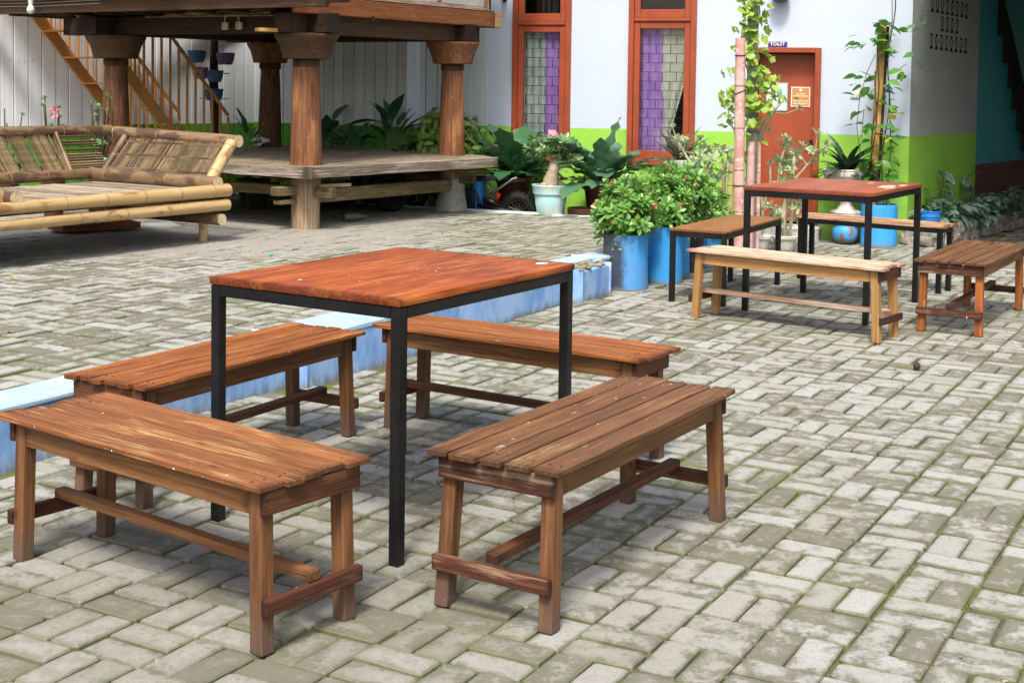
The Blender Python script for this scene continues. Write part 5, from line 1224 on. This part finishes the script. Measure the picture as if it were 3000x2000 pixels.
loop = [(-.02, -.05, 1.45), (-.10, -.07, 1.28), (-.16, -.08, 1.05), (-.18, -.08, .80), (-.16, -.08, .66), (-.13, -.08, .72), (-.12, -.08, .95)]; b.tube(loop, .0035, 5, False); b.tube([(-.16, -.08, .66), (-.13, -.07, .5), (-.09, -.05, .4)], .0035, 5, False)
part('vine_stem', b, STEMBR, t)
for z in (.80, .94, 1.05, 1.16, 1.25):
    for x in (-.20, -.14, -.07, -.03): ovl((x + rr.gauss(0, .015), -.08, z + rr.gauss(0, .012)), math.pi + rr.gauss(0, .5))
for i in range(34): ovl((.05 + rr.gauss(0, .10), -.08, 1.45 + rr.random() * .30))
for i in range(7): ovl((-.14 + rr.gauss(0, .05), -.08, 1.55 + rr.gauss(0, .05)), math.pi + rr.gauss(0, .4))
for i in range(28): ovl((.09 + rr.gauss(0, .035), -.07, rr.uniform(.25, 1.3)), rr.gauss(0, .5))
for (x, z) in ((.35, 1.80), (.42, 1.78), (.34, 1.72), (.38, 1.68), (.27, 1.66), (.44, 1.85), (.34, 1.46), (.41, 1.36), (.36, 1.33), (.28, 1.37), (.22, 1.30), (.27, 1.26)): ovl((x, -.05, z))
for i in range(7): ovl((.11 + rr.gauss(0, .02), -.05, .15 + i * .085), rr.gauss(.1, .3))
for i in range(28): ovl((-.02 + rr.gauss(0, .05), -.07, rr.uniform(.2, .8)), math.pi + rr.gauss(0, .8))
for (x, z) in ((.16, .86), (.13, .70), (-.06, .32), (-.04, .27), (.04, .44), (.17, .92)): ovl((x, -.08, z), None, yl)
for (x, z) in ((.10, 2.02), (.06, 2.01), (.14, 2.05), (.12, 1.99)): ovl((x, -.03, z))

# ================================================================== STONE BED AT THE CORNER
bx = Vector((math.cos(R(52)), math.sin(R(52)), 0)); by = Vector((bx.y, -bx.x, 0)); BO = Vector((3.70, 12.77, 0))
def bp(a, c, z): q = BO + bx * a + by * c; return (q.x, q.y, z)
t = thing('stone_bed', 'low rough stone planting bed edging the dim passage', 'planter', (0, 0, 0)); rr = random.Random(8); sm_ = []
for i in range(6):
    b = MB(); b.box((0, 0, 0), (.17, .085, .10)); me = b.mesh('stone', .022, seg=2, smooth=True)
    for v in me.vertices: v.co += Vector((rr.gauss(0, .006), rr.gauss(0, .006), rr.gauss(0, .005)))
    me.materials.append(STONE); sm_.append(me)
def stone(p, rz):
    o = bpy.data.objects.new('stone', rr.choice(sm_)); COL.objects.link(o); o.parent = t; o.location = p; o.rotation_euler = (rr.gauss(0, .08), rr.gauss(0, .08), rz + rr.gauss(0, .06)); k = rr.uniform(.85, 1.15); o.scale = (k, 1, k)
for row in range(2):
    for i in range(20): stone(bp(.02 + i * .165 + .08 * row, .30 + rr.gauss(0, .006), .045 + row * .085), R(52))
    for i in range(2): stone(bp(-.06, .06 + i * .15 + .03 * row, .045 + row * .085), R(-38))
b = MB(); q = [bp(-.04, .0, .15), bp(-.04, .27, .15), bp(4, .27, .15), bp(4, 0, .15)]; b.add(q + [(x, y, -.02) for x, y, z in q], [(0, 1, 2, 3), (0, 4, 5, 1), (1, 5, 6, 2), (2, 6, 7, 3), (3, 7, 4, 0)]); part('bed_soil', b, SOIL, t)
sl = []
for i in range(5):
    b = MB(); b.leaf((0, 0, 0), (1, 0, 0), (0, 0, 1), .15 + .015 * i, .062 + .004 * i, .45, .25, 6); me = b.mesh('leaf', smooth='all'); me.materials.append(L_SILV); sl.append(me)
def silver(a, c, n_, h, seed, lab, z0=.15, sp=.13):
    t = thing('silver_leaf_plant', lab, 'plant', bp(a, c, z0), 0, 'silver leaved plants on the stone bed'); rr = random.Random(seed); b = MB()
    for i in range(n_):
        an = rr.uniform(0, 6.28); r_ = rr.uniform(.02, sp); p = Vector((math.cos(an) * r_, math.sin(an) * r_, rr.uniform(.03, h))); b.tube([(p.x * .3, p.y * .3, 0), tuple(p)], .004, 5, False)
        o = bpy.data.objects.new('leaf', rr.choice(sl)); COL.objects.link(o); o.parent = t; o.location = p; o.rotation_euler = (rr.gauss(0, .3), rr.gauss(.25, .4), an + rr.gauss(0, .4)); k = rr.uniform(.75, 1.1); o.scale = (k, k, k)
    part('stalks', b, STEM, t)
ords = ('first', 'second', 'third', 'fourth', 'fifth', 'sixth', 'seventh', 'eighth'); cnt = [0, 0]
for i, (a, c) in enumerate(((.32, .20), (.50, .14), (.62, .25), (.80, .15), (.95, .26), (1.1, .14), (1.3, .24), (1.5, .14), (1.65, .26), (1.9, .18), (2.15, .24), (2.4, .16), (2.65, .25), (2.9, .18))):
    sd2 = 0 if c > .19 else 1; cnt[sd2] += 1
    silver(a, c, 30, .20 if i < 5 else .24, 200 + i, '%s silver leaved clump from the blue bucket, on the %s side of the bed' % (ords[cnt[sd2] - 1], ('path', 'wall')[sd2]))
silver(.75, .05, 12, .52, 230, 'taller dark climbing plant against the green side wall', sp=.05); silver(1.35, .05, 10, .50, 231, 'slim upright plant against the green side wall near the teal wall', sp=.04); silver(.42, .06, 6, .36, 232, 'thin pale upright plant against the side wall by the blue bucket', sp=.03)
t = thing('blue_bucket', 'small blue plastic bucket with leaves on the stone bed corner', 'bucket', bp(.16, .15, .152)); pot(t, 'bucket_wall', [(.085, 0), (.09, .005), (.102, .10), (.108, .102), (.108, .112), (.104, .115), (.106, .145), (.112, .148), (.112, .158), (.10, .158), (.095, .12), (0, .12)], BLUEPL)
silver(.16, .15, 9, .10, 240, 'small pale leaved plant growing in the blue bucket', .27, .05)

# ================================================================== BIKES AND CLUTTER UNDER THE PLATFORM
def wheel(t, c, r_, tw, ax, knob=True, spokes=14):
    c = Vector(c); ax = Vector(ax).normalized(); q = ax.to_track_quat('Z', 'Y').to_matrix(); M = Matrix.Translation(c) @ q.to_4x4()
    b = MB(); k = 28; pts = [tuple(M @ Vector(((r_ - tw) * math.cos(2 * math.pi * i / k), (r_ - tw) * math.sin(2 * math.pi * i / k), 0))) for i in range(k + 1)]; b.tube(pts, tw, 8, False)
    if knob:
        for i in range(44):
            a = 2 * math.pi * i / 44
            for s_ in (-.6, 0, .6):
                if (i + int(s_ * 5)) % 2: b.box(M @ Vector(((r_ + .002 - abs(s_) * tw * .35) * math.cos(a), (r_ + .002 - abs(s_) * tw * .35) * math.sin(a), s_ * tw)), (.014, .016, tw * .5), (M.to_3x3() @ Matrix.Rotation(a, 3, 'Z')))
    w_ = part('wheel', b, RUBBER, t, smooth=True); b = MB(); rr_ = r_ - tw * 1.9
    b.tube([tuple(M @ Vector((rr_ * math.cos(2 * math.pi * i / k), rr_ * math.sin(2 * math.pi * i / k), 0))) for i in range(k + 1)], .007, 6, False); part('rim', b, METAL, w_, smooth='all'); b = MB()
    for i in range(spokes): a = 2 * math.pi * i / spokes; b.tube([tuple(c), tuple(M @ Vector((rr_ * math.cos(a), rr_ * math.sin(a), 0)))], .0022, 4, False)
    b.tube([tuple(c - ax * .035), tuple(c + ax * .035)], .016, 10); part('spokes', b, METAL, w_)
t = thing('dirt_bike', 'black dirt motorbike with knobby rear wheel and bare steel parts behind the right post', 'motorbike', (-.06, 13.23, .02), R(164))
wheel(t, (-.13, 0, .19), .19, .042, (0, 1, 0)); wheel(t, (.80, 0, .20), .20, .036, (0, 1, 0))
b = MB(); b.box((0, 0, 0), (.46, .11, .05)); part('seat', b, BLKPL, t, (.20, 0, .50), (0, R(6), 0), bevel=.018, seg=2, smooth=True)
b = MB(); b.tube([(.0, -.05, .20), (.16, -.055, .27), (.30, -.05, .30)], [.02, .03, .03], 8); b.tube([(-.13, -.06, .19), (.26, -.06, .24)], .018, 8); b.tube([(-.13, .06, .19), (.26, .06, .24)], .018, 8); part('swing_arm', b, BLKPL, t, smooth='all')
b = MB(); b.tube([(-.10, -.05, .515), (.05, -.06, .43), (.18, -.06, .32), (.22, -.05, .25)], .011, 8); b.tube([(-.1, .05, .515), (.18, .06, .32)], .011, 8); part('rear_frame', b, METAL, t, smooth='all')
b = MB(); b.tube([(.06, -.09, .16), (.13, -.10, .18), (.19, -.10, .26), (.165, -.09, .34), (.19, -.08, .42), (.30, -.07, .46)], [.022, .014, .014, .014, .016, .02], 9); part('exhaust_pipe', b, METAL, t, smooth='all')
b = MB(); b.tube([(.06, -.02, .36), (.10, -.02, .27)], .022, 10); part('shock_absorber', b, REDPL, t, smooth='all')
b = MB(); b.tube([(.26, 0, .24), (.30, 0, .42), (.52, 0, .56), (.66, 0, .56)], .02, 8); b.tube([(.66, 0, .56), (.30, 0, .22)], .018, 8); b.box((.40, 0, .30), (.2, .16, .18)); part('frame_engine', b, BLKPL, t, bevel=.003)
b = MB(); b.tube([(.66, -.05, .62), (.80, -.05, .20)], .016, 8); b.tube([(.66, .05, .62), (.80, .05, .20)], .016, 8); b.tube([(.62, -.3, .66), (.64, 0, .63), (.62, .3, .66)], .012, 8); part('fork', b, METAL, t)
b = MB(); b.box((0, 0, 0), (.24, .13, .08)); part('tank', b, plain('tank_blue', (.03, .05, .3), (.02, .03, .2), rough=.3), t, (.46, 0, .56), (0, R(-14), 0), bevel=.02, seg=2, smooth=True)
b = MB(); b.box((0, 0, 0), (.20, .09, .012)); part('mudguard', b, BLKPL, t, (-.10, 0, .475), (0, R(14), 0), bevel=.004)
t = thing('small_bicycle', 'small dark bicycle parked under the platform with a thick tyred wheel showing', 'bicycle', (-1.02, 13.50, TZ), R(150))
wheel(t, (-.10, 0, .155), .155, .024, (0, 1, 0), True, 12); wheel(t, (.48, 0, .155), .155, .024, (0, 1, 0), True, 12)
b = MB()
for p, q in (((-.10, .03, .155), (.12, 0, .36)), ((-.10, -.03, .155), (.14, 0, .17)), ((.14, 0, .17), (.12, 0, .40)), ((.14, 0, .17), (.38, 0, .38)), ((.12, 0, .36), (.38, 0, .42)), ((.38, 0, .42), (.48, .03, .155)), ((.38, 0, .42), (.36, 0, .47)), ((.36, -.14, .47), (.36, .14, .47))): b.tube([p, q], .012, 8)
part('frame', b, BLKPL, t); b = MB(); b.box((0, 0, 0), (.16, .07, .03)); part('saddle', b, BLKPL, t, (.11, 0, .415), (0, 0, 0), bevel=.01)
b = MB(); b.tube([(-.06, -.05, .30), (-.01, -.05, .43)], .010, 8); part('orange_rod', b, plain('orange_rod', (.75, .36, .03)), t); b = MB(); b.tube([(-.10, -.03, .37), (-.07, -.03, .43)], .014, 8); part('white_grip', b, WHITE, t)
t = thing('blue_can', 'blue plastic can standing behind the right pavilion post', 'can', (-.33, 13.36, TZ)); pot(t, 'can_wall', [(.055, 0), (.06, .02), (.072, .24), (.076, .25), (.076, .27), (.065, .27), (0, .22)], BLUEPL)
t = thing('glass_bottle', 'dusty glass bottle lying in the shade under the platform', 'bottle', (-1.38, 11.95, TZ + .035), R(30)); b = MB(); b.lathe([(0, -.09), (.034, -.088), (.036, -.02), (.034, .05), (.014, .09), (.013, .13), (0, .131)], 16, Euler((0, math.pi / 2, 0)).to_matrix().to_4x4()); part('bottle_body', b, plain('bottle_grey', (.10, .11, .10), (.16, .16, .14), rough=.15), t, smooth=True)
t = thing('dark_bucket', 'dark grey pail standing in the shade under the platform', 'bucket', (-2.42, 13.0, TZ)); pot(t, 'pail_wall', [(.09, 0), (.11, .25), (.118, .255), (.118, .27), (.1, .27), (0, .2)], plain('pail_grey', (.05, .055, .06)))
for k, (x, y, lab) in enumerate(((-1.75, 13.35, 'left old tyre lying in the dark under the platform'), (-1.15, 12.9, 'right old tyre standing in the dark under the platform'))):
    t = thing('old_tyre', lab, 'tyre', (x, y, TZ + (.07 if k == 0 else .22))); b = MB(); b.tube([(.17 * math.cos(a), .17 * math.sin(a), 0) for a in [i * .2618 for i in range(25)]], .062, 10, False); part('tread', b, RUBBER, t, (0, 0, 0), (0, 0, 0) if k == 0 else (R(80), 0, R(50)), smooth='all')
t = thing('cloth_bundle', 'crumpled black and white cloth left on the platform', 'cloth', pw(1.95, 2.30, .75)); b = MB(); rr = random.Random(6)
vs = []; fs = []
for i in range(9):
    for j in range(9): vs.append(((i - 4) * .028, (j - 4) * .028, max(0, .13 - .022 * max(abs(i - 4), abs(j - 4)) + rr.gauss(0, .018))))
for i in range(8):
    for j in range(8): q = i * 9 + j; fs.append((q, q + 1, q + 10, q + 9))
b.add(vs, fs); part('cloth', b, plain('bw_cloth', (.6, .6, .6), (.05, .05, .05), 14, .9, lo=.48, hi=.52), t, smooth='all')
# litter
t = thing('dry_husk', 'small dark brown husk lying alone on the right hand pavers', 'litter', (2.10, 7.0, .002)); b = MB(); b.lathe([(0, 0), (.013, .003), (.019, .015), (.016, .028), (.008, .038), (.0, .04)], 12, None, .12); part('husk', b, plain('husk_brown', (.05, .03, .022), (.09, .055, .04), 60, .9, .1), t, smooth=True)
t = thing('plastic_scrap', 'tiny green plastic scrap on the dusty terrace', 'litter', (-1.66, 9.45, TZ + .004)); b = MB(); b.box((0, 0, .006), (.03, .022, .01), (.2, .3, .4)); part('scrap', b, plain('scrap_green', (.02, .42, .26)), t, bevel=.003)
for k, (x, y, z, lab) in enumerate(((-3.02, 8.2, TZ, 'yellowish fallen leaf at the far left of the terrace'), (-2.36, 6.45, TZ, 'reddish fallen leaf on the terrace left of the benches'), (-.93, 6.15, .0, 'curled pale leaf at the foot of the kerb behind the bench'))):
    t = thing('fallen_leaf', lab, 'leaf', (x, y, z + .006), k * 2.1); b = MB(); b.leaf((0, 0, 0), (1, 0, .15), (0, 0, 1), .075, .035, .4, .4, 4); part('leaf_blade', b, (YELLOWL, L_DRY, L_DRY)[k], t)
b = MB(); rr = random.Random(9)
for i in range(420):
    if i < 260: x, y = rr.uniform(-2.6, .4), rr.uniform(9.6, 12.6); z = TZ + .004; ok = tv((x, y))[1] < -.3
    else: x, y = rr.uniform(-1.5, 4), rr.uniform(3.2, 10); z = .003; ok = tv((x, y))[1] > .1
    if ok: k = rr.uniform(.003, .011); b.box((x, y, z), (k, k * rr.uniform(.4, 1), k * .5), (rr.random(), rr.random(), rr.random() * 3))
tag(part('grit', b, plain('grit_brown', (.12, .085, .05), (.4, .36, .3), 3, .9)), kind='stuff')
